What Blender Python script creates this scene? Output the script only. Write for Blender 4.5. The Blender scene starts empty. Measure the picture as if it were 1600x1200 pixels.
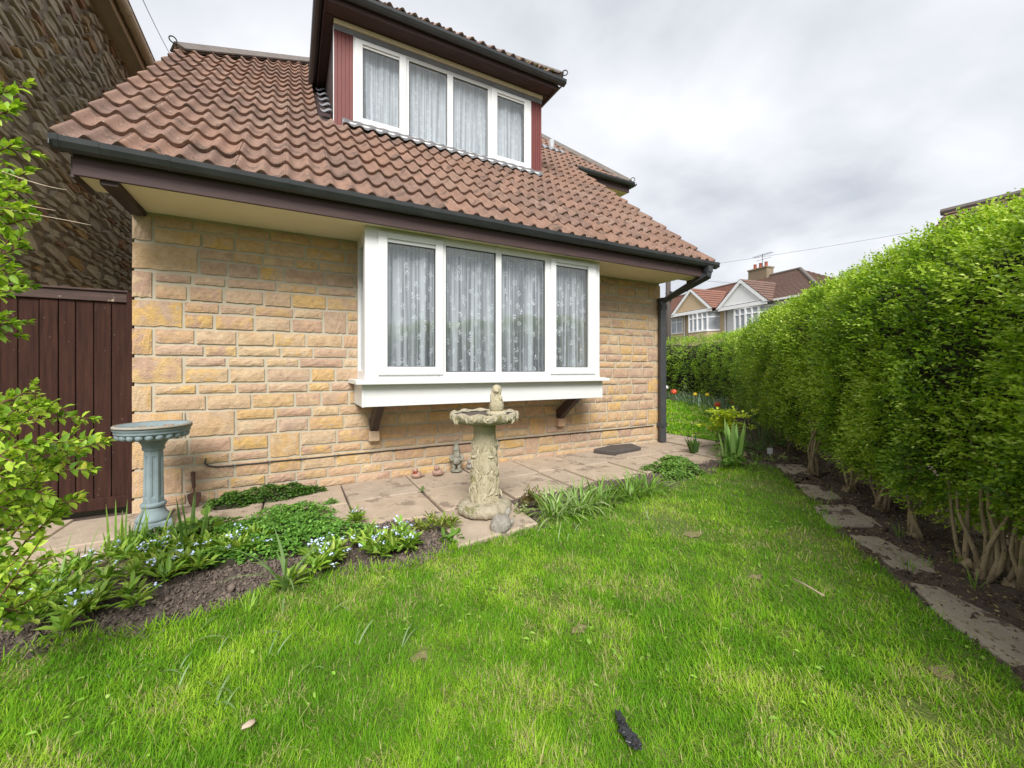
import bpy, bmesh, math, random
import numpy as np
from mathutils import Vector, Matrix, noise as mnoise

random.seed(7); rng = np.random.default_rng(11)
sc = bpy.context.scene
COL = sc.collection
R = math.radians

# ------------------------------------------------------------------ camera, sky, sun, exposure
F, CX, CY, H = 640.0, 800.0, 578.0, 1.105          # photo calibration (1600 px wide), level camera
PSI = math.atan2(345, 640)
CAM = np.array([1.068, -4.13, H])
cam = bpy.data.cameras.new('camera'); camo = bpy.data.objects.new('camera', cam); COL.objects.link(camo)
cam.sensor_width = 36; cam.lens = F/1600*36; cam.shift_y = -22/1600
cam.clip_start = 0.02; cam.clip_end = 2000
camo.location = CAM; camo.rotation_euler = (R(90), 0, -PSI)
sc.camera = camo

SUN_EL, SUN_AZ = 43, 203     # azimuth clockwise from +Y (the depth of the house)
world = bpy.data.worlds.new('World'); sc.world = world; world.use_nodes = True
wn = world.node_tree; wn.nodes.clear()
def wnode(t, **kw):
    n = wn.nodes.new(t)
    for k, v in kw.items(): setattr(n, k, v)
    return n
wo = wnode('ShaderNodeOutputWorld')
sky = wnode('ShaderNodeTexSky', sky_type='NISHITA', sun_disc=False)
sky.sun_elevation = R(SUN_EL); sky.sun_rotation = R(SUN_AZ); sky.air_density = 1.0; sky.dust_density = 2.0
tc = wnode('ShaderNodeTexCoord')
sx = wnode('ShaderNodeSeparateXYZ'); wn.links.new(tc.outputs['Generated'], sx.inputs[0])
zz = wnode('ShaderNodeMath', operation='ADD'); zz.inputs[1].default_value = 0.22
za = wnode('ShaderNodeMath', operation='ABSOLUTE'); wn.links.new(sx.outputs[2], za.inputs[0]); wn.links.new(za.outputs[0], zz.inputs[0])
dx = wnode('ShaderNodeMath', operation='DIVIDE'); wn.links.new(sx.outputs[0], dx.inputs[0]); wn.links.new(zz.outputs[0], dx.inputs[1])
dy = wnode('ShaderNodeMath', operation='DIVIDE'); wn.links.new(sx.outputs[1], dy.inputs[0]); wn.links.new(zz.outputs[0], dy.inputs[1])
cxyz = wnode('ShaderNodeCombineXYZ'); wn.links.new(dx.outputs[0], cxyz.inputs[0]); wn.links.new(dy.outputs[0], cxyz.inputs[1])
def wnoise(scale, detail, rough, dist, off):
    mp = wnode('ShaderNodeMapping'); mp.inputs['Location'].default_value = off
    wn.links.new(cxyz.outputs[0], mp.inputs[0])
    n = wnode('ShaderNodeTexNoise'); n.inputs['Scale'].default_value = scale; n.inputs['Detail'].default_value = detail
    n.inputs['Roughness'].default_value = rough; n.inputs['Distortion'].default_value = dist
    wn.links.new(mp.outputs[0], n.inputs['Vector']); return n
n1 = wnoise(1.15, 6, 0.5, 0.35, (3.1, 1.7, 0))
n2 = wnoise(3.4, 5, 0.5, 0.2, (0.3, 5.2, 0))
mxn = wnode('ShaderNodeMix', data_type='FLOAT'); mxn.inputs[0].default_value = 0.28
wn.links.new(n1.outputs['Fac'], mxn.inputs[2]); wn.links.new(n2.outputs['Fac'], mxn.inputs[3])
rp = wnode('ShaderNodeValToRGB')
rp.color_ramp.elements[0].position = 0.34; rp.color_ramp.elements[0].color = (0.44, 0.46, 0.50, 1)
rp.color_ramp.elements[1].position = 0.62; rp.color_ramp.elements[1].color = (0.73, 0.735, 0.75, 1)
e = rp.color_ramp.elements.new(0.49); e.color = (0.60, 0.615, 0.645, 1)
wn.links.new(mxn.outputs[0], rp.inputs[0])
b1 = wnode('ShaderNodeBackground'); b1.inputs[1].default_value = 0.10; wn.links.new(sky.outputs[0], b1.inputs[0])
b2 = wnode('ShaderNodeBackground'); b2.inputs[1].default_value = 0.72; wn.links.new(rp.outputs[0], b2.inputs[0])
ms = wnode('ShaderNodeMixShader'); ms.inputs[0].default_value = 0.93        # overcast: cloud over almost all of the sky
wn.links.new(b1.outputs[0], ms.inputs[1]); wn.links.new(b2.outputs[0], ms.inputs[2]); wn.links.new(ms.outputs[0], wo.inputs[0])

sl = bpy.data.lights.new('sun', 'SUN'); sl.energy = 2.6; sl.angle = R(28); sl.color = (1, 0.975, 0.94)
so = bpy.data.objects.new('sun', sl); COL.objects.link(so)
_d = Vector((math.sin(R(SUN_AZ))*math.cos(R(SUN_EL)), math.cos(R(SUN_AZ))*math.cos(R(SUN_EL)), math.sin(R(SUN_EL))))
so.rotation_euler = _d.to_track_quat('Z', 'Y').to_euler(); so.location = (0, -6, 12)

sc.view_settings.view_transform = 'Standard'; sc.view_settings.look = 'None'
sc.view_settings.gamma = 1; sc.view_settings.use_curve_mapping = False
sc.view_settings.exposure = 1.02
sc.render.engine = 'CYCLES'
sc.cycles.max_bounces = 7; sc.cycles.diffuse_bounces = 3; sc.cycles.glossy_bounces = 3
sc.cycles.transmission_bounces = 4; sc.cycles.transparent_max_bounces = 10
sc.cycles.caustics_reflective = False; sc.cycles.caustics_refractive = False

# ------------------------------------------------------------------ pixel -> place helpers
FW = np.array([math.sin(PSI), math.cos(PSI), 0]); RT = np.array([math.cos(PSI), -math.sin(PSI), 0]); UP = np.array([0, 0, 1.])
SL = 0.0153
def gz(x):                                            # the garden rises gently to the right
    return SL*np.clip(x, -3, 13)
def ray(x, y): return FW + RT*(x-CX)/F + UP*(CY-y)/F
def ony(x, y, Y): d = ray(x, y); return CAM + d*(Y-CAM[1])/d[1]
def onpl(x, y, p, n):
    d = ray(x, y); n = np.array(n, float); return CAM + d*(np.dot(np.array(p)-CAM, n)/np.dot(d, n))
def g(x, y):                                          # pixel on the ground
    p = onpl(x, y, (0, 0, 0), (-SL, 0, 1)); p[2] = gz(p[0]); return p
def at(x, y, Z): return CAM + ray(x, y)*Z

# ------------------------------------------------------------------ materials
def nmat(name):
    m = bpy.data.materials.new(name); m.use_nodes = True
    nt = m.node_tree; b = nt.nodes['Principled BSDF']
    return m, nt, b
def ramp(nt, stops, interp='LINEAR'):
    r = nt.nodes.new('ShaderNodeValToRGB'); r.color_ramp.interpolation = interp
    els = r.color_ramp.elements
    els[0].position = stops[0][0]; els[0].color = (*stops[0][1], 1)
    els[1].position = stops[-1][0]; els[1].color = (*stops[-1][1], 1)
    for p, c in stops[1:-1]:
        q = els.new(p); q.color = (*c, 1)
    return r
def noise_node(nt, scale, detail=5, rough=0.55, vec=None, dist=0.0, stretch=None):
    n = nt.nodes.new('ShaderNodeTexNoise'); n.inputs['Scale'].default_value = scale
    n.inputs['Detail'].default_value = detail; n.inputs['Roughness'].default_value = rough; n.inputs['Distortion'].default_value = dist
    if vec is None:
        gn = nt.nodes.new('ShaderNodeNewGeometry'); vec = gn.outputs['Position']
    if stretch:
        mp = nt.nodes.new('ShaderNodeMapping'); mp.inputs['Scale'].default_value = stretch
        nt.links.new(vec, mp.inputs[0]); vec = mp.outputs[0]
    nt.links.new(vec, n.inputs['Vector']); return n
def mixc(nt, fac, a, b, mode='MIX'):
    m = nt.nodes.new('ShaderNodeMix'); m.data_type = 'RGBA'; m.blend_type = mode
    for s, v in ((0, fac), (6, a), (7, b)):
        if hasattr(v, 'is_output') or isinstance(v, bpy.types.NodeSocket): nt.links.new(v, m.inputs[s])
        else: m.inputs[s].default_value = v if s == 0 else (*v, 1)
    return m.outputs[2]
def bump(nt, b, height, strength, dist=0.01):
    bp = nt.nodes.new('ShaderNodeBump'); bp.inputs['Strength'].default_value = strength; bp.inputs['Distance'].default_value = dist
    nt.links.new(height, bp.inputs['Height']); nt.links.new(bp.outputs[0], b.inputs['Normal']); return bp
def rand_value(nt, attr='rnd'):                       # object random plus a per-piece attribute, wrapped to 0..1
    oi = nt.nodes.new('ShaderNodeObjectInfo'); at_ = nt.nodes.new('ShaderNodeAttribute'); at_.attribute_name = attr
    ad = nt.nodes.new('ShaderNodeMath'); ad.operation = 'ADD'; nt.links.new(oi.outputs['Random'], ad.inputs[0]); nt.links.new(at_.outputs['Fac'], ad.inputs[1])
    fr = nt.nodes.new('ShaderNodeMath'); fr.operation = 'FRACT'; nt.links.new(ad.outputs[0], fr.inputs[0]); return fr.outputs[0]
MATS = {}
def simple(name, c1, c2=None, scale=6, rough=0.6, bstr=0.15, bscale=60, bdist=0.004, metal=0, spec=0.5, stretch=None, detail=5, spots=None):
    """noise-mottled surface with fine relief; spots = (colour, noise scale, threshold)"""
    m, nt, b = nmat(name)
    c2 = c2 or tuple(x*0.8 for x in c1)
    n = noise_node(nt, scale, detail, 0.6, stretch=stretch)
    r = ramp(nt, [(0.3, c1), (0.7, c2)]); nt.links.new(n.outputs['Fac'], r.inputs[0]); col = r.outputs[0]
    if spots:
        for sc_, ss, th in spots:
            s = noise_node(nt, ss, 4, 0.65); rr = ramp(nt, [(th, (0, 0, 0)), (th+0.06, (1, 1, 1))]); nt.links.new(s.outputs['Fac'], rr.inputs[0])
            col = mixc(nt, rr.outputs[0], col, sc_)
    nt.links.new(col, b.inputs['Base Color'])
    b.inputs['Roughness'].default_value = rough; b.inputs['Metallic'].default_value = metal; b.inputs['Specular IOR Level'].default_value = spec
    if bstr:
        n2_ = noise_node(nt, bscale, 4, 0.6, stretch=stretch); bump(nt, b, n2_.outputs['Fac'], bstr, bdist)
    MATS[name] = m; return m
def piece_mat(name, stops, scale, rough, bstr, bscale, bdist=0.006, mottle=0.5, spots=None, interp='LINEAR', two=False):
    """pieces (bricks, tiles, stones) that each take their own colour"""
    m, nt, b = nmat(name)
    rv = rand_value(nt); r = ramp(nt, stops, interp); nt.links.new(rv, r.inputs[0]); base_c = r.outputs[0]
    if two:                                           # burnt and paler patches inside one piece
        mu = nt.nodes.new('ShaderNodeMath'); mu.operation = 'MULTIPLY_ADD'; nt.links.new(rv, mu.inputs[0]); mu.inputs[1].default_value = 7.31; mu.inputs[2].default_value = 0.37
        fr2 = nt.nodes.new('ShaderNodeMath'); fr2.operation = 'FRACT'; nt.links.new(mu.outputs[0], fr2.inputs[0])
        rb = ramp(nt, stops, interp); nt.links.new(fr2.outputs[0], rb.inputs[0]); nb_ = noise_node(nt, 7.5, 5, 0.6, dist=0.4); rf = ramp(nt, [(0.44, (0, 0, 0)), (0.58, (1, 1, 1))]); nt.links.new(nb_.outputs['Fac'], rf.inputs[0])
        base_c = mixc(nt, rf.outputs[0], base_c, rb.outputs[0])
    n = noise_node(nt, scale, 6, 0.65); r2 = ramp(nt, [(0.25, (0.55, 0.55, 0.55)), (0.75, (1.25, 1.25, 1.25))]); nt.links.new(n.outputs['Fac'], r2.inputs[0])
    col = mixc(nt, mottle, base_c, r2.outputs[0], 'MULTIPLY')
    n3 = noise_node(nt, scale*0.35, 3, 0.5); r3 = ramp(nt, [(0.3, stops[0][1]), (0.7, stops[-1][1])]); nt.links.new(n3.outputs['Fac'], r3.inputs[0])
    col = mixc(nt, 0.15, col, r3.outputs[0])
    if spots:
        for sc_, ss, th in spots:
            s = noise_node(nt, ss, 4, 0.7); rr = ramp(nt, [(th, (0, 0, 0)), (th+0.05, (1, 1, 1))]); nt.links.new(s.outputs['Fac'], rr.inputs[0])
            col = mixc(nt, rr.outputs[0], col, sc_)
    nt.links.new(col, b.inputs['Base Color']); b.inputs['Roughness'].default_value = rough; b.inputs['Specular IOR Level'].default_value = 0.3
    n4 = noise_node(nt, bscale, 5, 0.65); bump(nt, b, n4.outputs['Fac'], bstr, bdist)
    MATS[name] = m; return m
def leaf_mat(name, attr=True, stops=None, trans=0.35, rough=0.45, tint=(1.15, 1.2, 0.6)):
    m, nt, b = nmat(name)
    if attr:
        a = nt.nodes.new('ShaderNodeAttribute'); a.attribute_name = 'col'; col = a.outputs['Color']
    else:
        oi = nt.nodes.new('ShaderNodeObjectInfo'); r = ramp(nt, stops); nt.links.new(oi.outputs['Random'], r.inputs[0]); col = r.outputs[0]
    nt.links.new(col, b.inputs['Base Color']); b.inputs['Roughness'].default_value = rough; b.inputs['Specular IOR Level'].default_value = 0.35
    t = nt.nodes.new('ShaderNodeBsdfTranslucent'); nt.links.new(mixc(nt, 1.0, col, tint, 'MULTIPLY'), t.inputs[0])
    mx = nt.nodes.new('ShaderNodeMixShader'); mx.inputs[0].default_value = trans
    nt.links.new(b.outputs[0], mx.inputs[1]); nt.links.new(t.outputs[0], mx.inputs[2])
    nt.links.new(mx.outputs[0], nt.nodes['Material Output'].inputs[0]); MATS[name] = m; return m

piece_mat('brick', [(0.0, (0.58, 0.42, 0.25)), (0.13, (0.47, 0.30, 0.22)), (0.25, (0.60, 0.44, 0.26)), (0.36, (0.51, 0.36, 0.27)), (0.46, (0.62, 0.39, 0.12)), (0.56, (0.54, 0.35, 0.23)), (0.66, (0.42, 0.27, 0.205)), (0.78, (0.60, 0.46, 0.30)), (0.88, (0.60, 0.39, 0.15)), (1.0, (0.50, 0.36, 0.27))],
          30, 0.92, 0.9, 85, 0.010, 0.6, [((0.46, 0.38, 0.33), 16, 0.64), ((0.20, 0.14, 0.10), 100, 0.64)], two=True)
piece_mat('tile', [(0.0, (0.215, 0.130, 0.096)), (0.3, (0.275, 0.162, 0.115)), (0.6, (0.185, 0.118, 0.092)), (0.8, (0.25, 0.142, 0.098)), (1.0, (0.25, 0.168, 0.13))],
          12, 0.88, 0.6, 120, 0.004, 0.7, [((0.13, 0.085, 0.065), 6, 0.555), ((0.48, 0.41, 0.34), 55, 0.625), ((0.08, 0.07, 0.045), 22, 0.635)])
piece_mat('rubble', [(0.0, (0.40, 0.33, 0.24)), (0.2, (0.50, 0.42, 0.31)), (0.4, (0.33, 0.27, 0.20)), (0.6, (0.55, 0.46, 0.34)), (0.78, (0.43, 0.37, 0.29)), (0.88, (0.42, 0.26, 0.10)), (0.94, (0.27, 0.11, 0.075)), (1.0, (0.40, 0.36, 0.29))],
          9, 0.95, 0.5, 30, 0.010, 0.6)
piece_mat('slab', [(0.0, (0.40, 0.32, 0.24)), (0.5, (0.44, 0.345, 0.25)), (1.0, (0.36, 0.295, 0.235))], 7, 0.9, 0.4, 120, 0.003, 0.55,
          [((0.24, 0.185, 0.14), 4.5, 0.56), ((0.56, 0.48, 0.40), 45, 0.62), ((0.20, 0.16, 0.12), 28, 0.64)])
piece_mat('stepstone', [(0.0, (0.30, 0.255, 0.195)), (1.0, (0.35, 0.295, 0.225))], 6, 0.9, 0.5, 90, 0.004, 0.6, [((0.11, 0.08, 0.06), 5, 0.58), ((0.45, 0.41, 0.36), 30, 0.72)])
simple('mortar', (0.50, 0.445, 0.345), (0.43, 0.38, 0.285), 8, 0.95, 0.5, 150, 0.004)
simple('stone_mortar', (0.30, 0.25, 0.19), (0.22, 0.18, 0.135), 5, 0.95, 0.8, 40, 0.015)
simple('upvc', (0.72, 0.725, 0.72), (0.68, 0.685, 0.675), 3, 0.32, 0.02, 30)
simple('gutter_black', (0.034, 0.037, 0.042), (0.055, 0.058, 0.062), 5, 0.42, 0.06, 30, spots=[((0.10, 0.10, 0.09), 14, 0.72)])
simple('fascia_brown', (0.050, 0.028, 0.026), (0.078, 0.045, 0.042), 4, 0.75, 0.25, 60, stretch=(1, 6, 14))
simple('dark_timber', (0.038, 0.022, 0.020), (0.055, 0.032, 0.028), 6, 0.6, 0.2, 50)
simple('soffit_cream', (0.84, 0.75, 0.56), (0.79, 0.69, 0.50), 2.5, 0.7, 0.05, 40, spots=[((0.40, 0.31, 0.16), 6, 0.70)])
simple('cladding', (0.19, 0.042, 0.035), (0.13, 0.030, 0.027), 5, 0.6, 0.1, 60, stretch=(10, 10, 0.8))
simple('lead', (0.24, 0.245, 0.265), (0.17, 0.175, 0.19), 9, 0.6, 0.3, 30, spots=[((0.40, 0.41, 0.43), 12, 0.64)])
simple('lead_dark', (0.155, 0.15, 0.155), (0.10, 0.095, 0.10), 9, 0.65, 0.3, 30)
simple('gate_wood', (0.060, 0.027, 0.019), (0.030, 0.014, 0.011), 5, 0.9, 0.4, 26, stretch=(9, 9, 0.7), spec=0.15, spots=[((0.22, 0.15, 0.11), 26, 0.68)])
simple('gate_weathered', (0.085, 0.048, 0.038), (0.05, 0.028, 0.024), 6, 0.8, 0.4, 30, stretch=(1, 8, 8), spots=[((0.42, 0.33, 0.25), 9, 0.60)])
simple('beige_paint', (0.52, 0.42, 0.29), (0.42, 0.33, 0.22), 3, 0.6, 0.1, 30, spots=[((0.10, 0.07, 0.045), 7, 0.68)])
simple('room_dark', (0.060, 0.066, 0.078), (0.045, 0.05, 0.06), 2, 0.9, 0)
simple('soil', (0.14, 0.107, 0.086), (0.075, 0.056, 0.046), 14, 0.95, 1.0, 70, 0.02, spots=[((0.17, 0.125, 0.09), 60, 0.68)])
simple('soil_dark', (0.075, 0.052, 0.038), (0.115, 0.082, 0.058), 12, 0.95, 1.0, 60, 0.02, spots=[((0.15, 0.10, 0.06), 80, 0.68)])
simple('worn_turf', (0.26, 0.20, 0.11), (0.17, 0.15, 0.06), 40, 0.95, 0.9, 120, 0.01)
simple('clod', (0.20, 0.155, 0.122), (0.115, 0.086, 0.068), 25, 0.95, 0.8, 120, 0.006)
simple('bark', (0.40, 0.31, 0.19), (0.23, 0.175, 0.10), 16, 0.9, 1.0, 70, 0.012, stretch=(1, 1, 0.3), spots=[((0.20, 0.20, 0.07), 7, 0.58), ((0.12, 0.09, 0.055), 40, 0.60)])
simple('twig_red', (0.16, 0.06, 0.045), (0.12, 0.07, 0.04), 12, 0.7, 0.2, 60)
simple('dead_twig', (0.50, 0.40, 0.30), (0.40, 0.30, 0.22), 20, 0.8, 0.2, 60)
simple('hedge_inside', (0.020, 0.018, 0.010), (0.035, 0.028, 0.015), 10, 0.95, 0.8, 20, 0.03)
simple('blue_stone', (0.235, 0.30, 0.315), (0.17, 0.215, 0.225), 9, 0.75, 0.4, 60, 0.004, spots=[((0.36, 0.30, 0.20), 6, 0.66), ((0.42, 0.45, 0.46), 20, 0.70)])
simple('blue_stone_rim', (0.36, 0.30, 0.22), (0.24, 0.245, 0.23), 8, 0.8, 0.4, 60, 0.004)
simple('tan_stone', (0.48, 0.425, 0.30), (0.37, 0.32, 0.205), 12, 0.95, 1.0, 60, 0.010, spots=[((0.25, 0.23, 0.10), 7, 0.60), ((0.22, 0.18, 0.11), 60, 0.62), ((0.56, 0.47, 0.30), 25, 0.68)])
simple('tan_stone_dark', (0.42, 0.37, 0.27), (0.29, 0.25, 0.17), 18, 0.95, 1.0, 50, 0.016, spots=[((0.18, 0.17, 0.07), 9, 0.58), ((0.16, 0.13, 0.09), 55, 0.60), ((0.60, 0.55, 0.45), 30, 0.64)])
simple('grey_ornament', (0.31, 0.28, 0.24), (0.18, 0.165, 0.14), 22, 0.9, 0.7, 70, 0.006, spots=[((0.46, 0.43, 0.38), 30, 0.64)])
simple('gnome_stone', (0.30, 0.29, 0.235), (0.17, 0.165, 0.125), 24, 0.9, 0.6, 70, 0.005, spots=[((0.36, 0.35, 0.29), 30, 0.66)])
simple('pink_ornament', (0.40, 0.26, 0.20), (0.27, 0.17, 0.13), 22, 0.9, 0.5, 70, 0.005)
simple('red_paint', (0.30, 0.05, 0.025), (0.22, 0.04, 0.02), 20, 0.7, 0.2, 60)
simple('slate', (0.085, 0.072, 0.066), (0.060, 0.052, 0.048), 12, 0.8, 0.5, 50, 0.006)
simple('rust', (0.13, 0.055, 0.035), (0.075, 0.04, 0.03), 22, 0.8, 0.4, 60)
simple('old_wood', (0.115, 0.06, 0.04), (0.075, 0.04, 0.03), 15, 0.75, 0.3, 50)
simple('dry_leaf', (0.20, 0.12, 0.075), (0.34, 0.23, 0.15), 25, 0.85, 0.2, 60)
simple('cable_black', (0.018, 0.018, 0.02), (0.03, 0.03, 0.032), 10, 0.5, 0)
simple('black_plastic', (0.02, 0.02, 0.022), (0.035, 0.035, 0.04), 20, 0.3, 0.4, 40)
simple('white_label', (0.75, 0.75, 0.73), (0.68, 0.68, 0.66), 8, 0.5, 0)
simple('pole_wood', (0.085, 0.07, 0.058), (0.055, 0.046, 0.04), 5, 0.9, 0.4, 20, stretch=(6, 6, 0.6))
simple('render_tan', (0.58, 0.44, 0.28), (0.54, 0.40, 0.25), 1.5, 0.9, 0.3, 25)
simple('render_white', (0.84, 0.84, 0.84), (0.80, 0.80, 0.80), 1.5, 0.9, 0.2, 25)
simple('far_white', (0.86, 0.86, 0.86), (0.82, 0.82, 0.82), 2, 0.5, 0)
simple('far_tile_red', (0.24, 0.105, 0.07), (0.18, 0.09, 0.066), 1.6, 0.85, 0.3, 20, spots=[((0.14, 0.075, 0.055), 2.2, 0.60)])
simple('far_tile_brown', (0.175, 0.105, 0.08), (0.14, 0.085, 0.066), 1.6, 0.85, 0.3, 20)
simple('far_glass', (0.30, 0.33, 0.36), (0.40, 0.42, 0.45), 1.2, 0.12, 0)
simple('far_blind', (0.55, 0.56, 0.56), (0.48, 0.49, 0.50), 3, 0.8, 0)
simple('chimney_brick', (0.25, 0.20, 0.13), (0.19, 0.15, 0.10), 3, 0.95, 0.4, 20)
simple('terracotta', (0.35, 0.09, 0.05), (0.28, 0.08, 0.05), 4, 0.8, 0)
simple('ridge_tile', (0.17, 0.145, 0.125), (0.12, 0.105, 0.095), 10, 0.9, 0.5, 60, 0.006, spots=[((0.30, 0.24, 0.15), 12, 0.66)])
simple('ridge_mortar', (0.24, 0.165, 0.12), (0.16, 0.11, 0.08), 16, 0.95, 0.8, 50, 0.012)
simple('vent_grey', (0.40, 0.41, 0.42), (0.34, 0.35, 0.36), 8, 0.5, 0)
simple('iron', (0.03, 0.03, 0.032), (0.05, 0.048, 0.045), 20, 0.6, 0.2, 60)
simple('moss', (0.12, 0.11, 0.03), (0.08, 0.08, 0.025), 30, 0.95, 0.6, 90, 0.006)
simple('petal_blue', (0.46, 0.57, 0.88), (0.68, 0.75, 0.93), 60, 0.6, 0)
simple('petal_red', (0.65, 0.06, 0.02), (0.75, 0.13, 0.05), 30, 0.5, 0)
simple('petal_yellow', (0.75, 0.58, 0.03), (0.70, 0.50, 0.02), 30, 0.5, 0)
simple('petal_white', (0.75, 0.72, 0.70), (0.65, 0.60, 0.60), 30, 0.5, 0)
leaf_mat('leaf', True); leaf_mat('hedge_leaf', True, trans=0.36, rough=0.36); leaf_mat('grass_blade', True, trans=0.38, rough=0.7); MATS['grass_blade'].node_tree.nodes['Principled BSDF'].inputs['Specular IOR Level'].default_value = 0.15
leaf_mat('shrub_leaf', False, [(0.0, (0.13, 0.26, 0.025)), (0.35, (0.24, 0.40, 0.035)), (0.7, (0.38, 0.54, 0.05)), (0.9, (0.50, 0.60, 0.09)), (1.0, (0.55, 0.48, 0.09))], 0.35, 0.35)
leaf_mat('broad_leaf', False, [(0.0, (0.10, 0.21, 0.03)), (0.5, (0.17, 0.31, 0.04)), (1.0, (0.25, 0.38, 0.07))], 0.35, 0.4)
# the lawn sheet under the blades
m, nt, b = nmat('lawn_base')
n = noise_node(nt, 3.0, 6, 0.6); r = ramp(nt, [(0.3, (0.085, 0.13, 0.018)), (0.55, (0.13, 0.18, 0.025)), (0.75, (0.17, 0.15, 0.06))]); nt.links.new(n.outputs['Fac'], r.inputs[0])
n_ = noise_node(nt, 60, 4, 0.7); r_ = ramp(nt, [(0.3, (0.45, 0.45, 0.45)), (0.7, (1.3, 1.3, 1.3))]); nt.links.new(n_.outputs['Fac'], r_.inputs[0])
nt.links.new(mixc(nt, 0.8, r.outputs[0], r_.outputs[0], 'MULTIPLY'), b.inputs['Base Color']); b.inputs['Roughness'].default_value = 0.95
bump(nt, b, n_.outputs['Fac'], 0.8, 0.02); MATS['lawn_base'] = m
# far ground
simple('far_ground', (0.07, 0.075, 0.03), (0.09, 0.08, 0.05), 0.2, 0.95, 0.3, 3)
# window glass: clear with a fresnel reflection
m, nt, b = nmat('glass'); nt.nodes.remove(b)
tr = nt.nodes.new('ShaderNodeBsdfTransparent'); tr.inputs[0].default_value = (0.93, 0.95, 0.96, 1)
gl = nt.nodes.new('ShaderNodeBsdfGlossy'); gl.inputs['Roughness'].default_value = 0.01
gg = nt.nodes.new('ShaderNodeNewGeometry'); dt = nt.nodes.new('ShaderNodeVectorMath'); dt.operation = 'DOT_PRODUCT'
nt.links.new(gg.outputs['Normal'], dt.inputs[0]); nt.links.new(gg.outputs['Incoming'], dt.inputs[1])
def mth(op, a, b_=None):
    q = nt.nodes.new('ShaderNodeMath'); q.operation = op
    for i_, v_ in enumerate((a, b_)):
        if v_ is None: continue
        if isinstance(v_, (int, float)): q.inputs[i_].default_value = v_
        else: nt.links.new(v_, q.inputs[i_])
    return q.outputs[0]
fres = mth('ADD', mth('MULTIPLY', mth('POWER', mth('SUBTRACT', 1.0, mth('ABSOLUTE', dt.outputs['Value'])), 4.0), 0.85), 0.10)     # same from both sides
mx = nt.nodes.new('ShaderNodeMixShader'); nt.links.new(fres, mx.inputs[0]); nt.links.new(tr.outputs[0], mx.inputs[1]); nt.links.new(gl.outputs[0], mx.inputs[2])
nt.links.new(mx.outputs[0], nt.nodes['Material Output'].inputs[0]); MATS['glass'] = m
# net curtain: sheer cloth with woven dot sprigs
def net_mat(name, sheer):
    m, nt, b = nmat(name)
    tcn = nt.nodes.new('ShaderNodeTexCoord'); uv = tcn.outputs['UV']
    def vor(scale, th0, th1):
        v = nt.nodes.new('ShaderNodeTexVoronoi'); v.voronoi_dimensions = '2D'; v.inputs['Scale'].default_value = scale; nt.links.new(uv, v.inputs['Vector'])
        r = ramp(nt, [(th0, (1, 1, 1)), (th1, (0, 0, 0))]); nt.links.new(v.outputs['Distance'], r.inputs[0]); return r.outputs[0]
    dots = vor(56, 0.32, 0.40); clusters = vor(8.5, 0.25, 0.30)
    dm = nt.nodes.new('ShaderNodeMath'); dm.operation = 'MULTIPLY'; nt.links.new(dots, dm.inputs[0]); nt.links.new(clusters, dm.inputs[1])
    n = noise_node(nt, 22, 2, 0.5, vec=uv, stretch=(1, 0.02, 1)); rr = ramp(nt, [(0.38, (sheer-0.26,)*3), (0.62, (min(.98, sheer+0.26),)*3)]); nt.links.new(n.outputs['Fac'], rr.inputs[0])
    opa = nt.nodes.new('ShaderNodeMath'); opa.operation = 'MAXIMUM'; nt.links.new(rr.outputs[0], opa.inputs[0]); nt.links.new(dm.outputs[0], opa.inputs[1])
    b.inputs['Base Color'].default_value = (0.80, 0.81, 0.83, 1); b.inputs['Roughness'].default_value = 0.9
    t = nt.nodes.new('ShaderNodeBsdfTransparent'); mx = nt.nodes.new('ShaderNodeMixShader')
    nt.links.new(opa.outputs[0], mx.inputs[0]); nt.links.new(t.outputs[0], mx.inputs[1]); nt.links.new(b.outputs[0], mx.inputs[2])
    nt.links.new(mx.outputs[0], nt.nodes['Material Output'].inputs[0]); MATS[name] = m
net_mat('net', 0.52); net_mat('net_up', 0.80)

# ------------------------------------------------------------------ mesh helpers
def link(o, parent=None):
    COL.objects.link(o)
    if parent is not None: o.parent = parent
    return o
def tag(o, label=None, cat=None, group=None, kind=None):
    for k, v in (('label', label), ('category', cat), ('group', group), ('kind', kind)):
        if v: o[k] = v
    return o
def empty(name, label=None, cat=None, loc=(0, 0, 0), rz=0, group=None, kind=None):
    o = bpy.data.objects.new(name, None); COL.objects.link(o); o.location = loc; o.rotation_euler = (0, 0, rz)
    o.empty_display_size = 0.1
    return tag(o, label, cat, group, kind)
def fast_mesh(name, V, Fc, mat, smooth=False, col=None, rnd=None, uv=None):
    V = np.asarray(V, np.float32).reshape(-1, 3); Fc = np.asarray(Fc, np.int32); k = Fc.shape[1]; nf = len(Fc)
    me = bpy.data.meshes.new(name)
    me.vertices.add(len(V)); me.vertices.foreach_set('co', V.ravel())
    me.loops.add(nf*k); me.loops.foreach_set('vertex_index', Fc.ravel())
    me.polygons.add(nf); me.polygons.foreach_set('loop_start', np.arange(0, nf*k, k, dtype=np.int32))
    if smooth: me.polygons.foreach_set('use_smooth', np.ones(nf, bool))
    if col is not None:
        a = me.attributes.new('col', 'FLOAT_COLOR', 'POINT'); c = np.ones((len(V), 4), np.float32); c[:, :3] = col; a.data.foreach_set('color', c.ravel())
    if rnd is not None:
        a = me.attributes.new('rnd', 'FLOAT', 'POINT'); a.data.foreach_set('value', np.asarray(rnd, np.float32))
    me.update(calc_edges=True); me.validate()
    me.materials.append(MATS[mat]); return me
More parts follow.
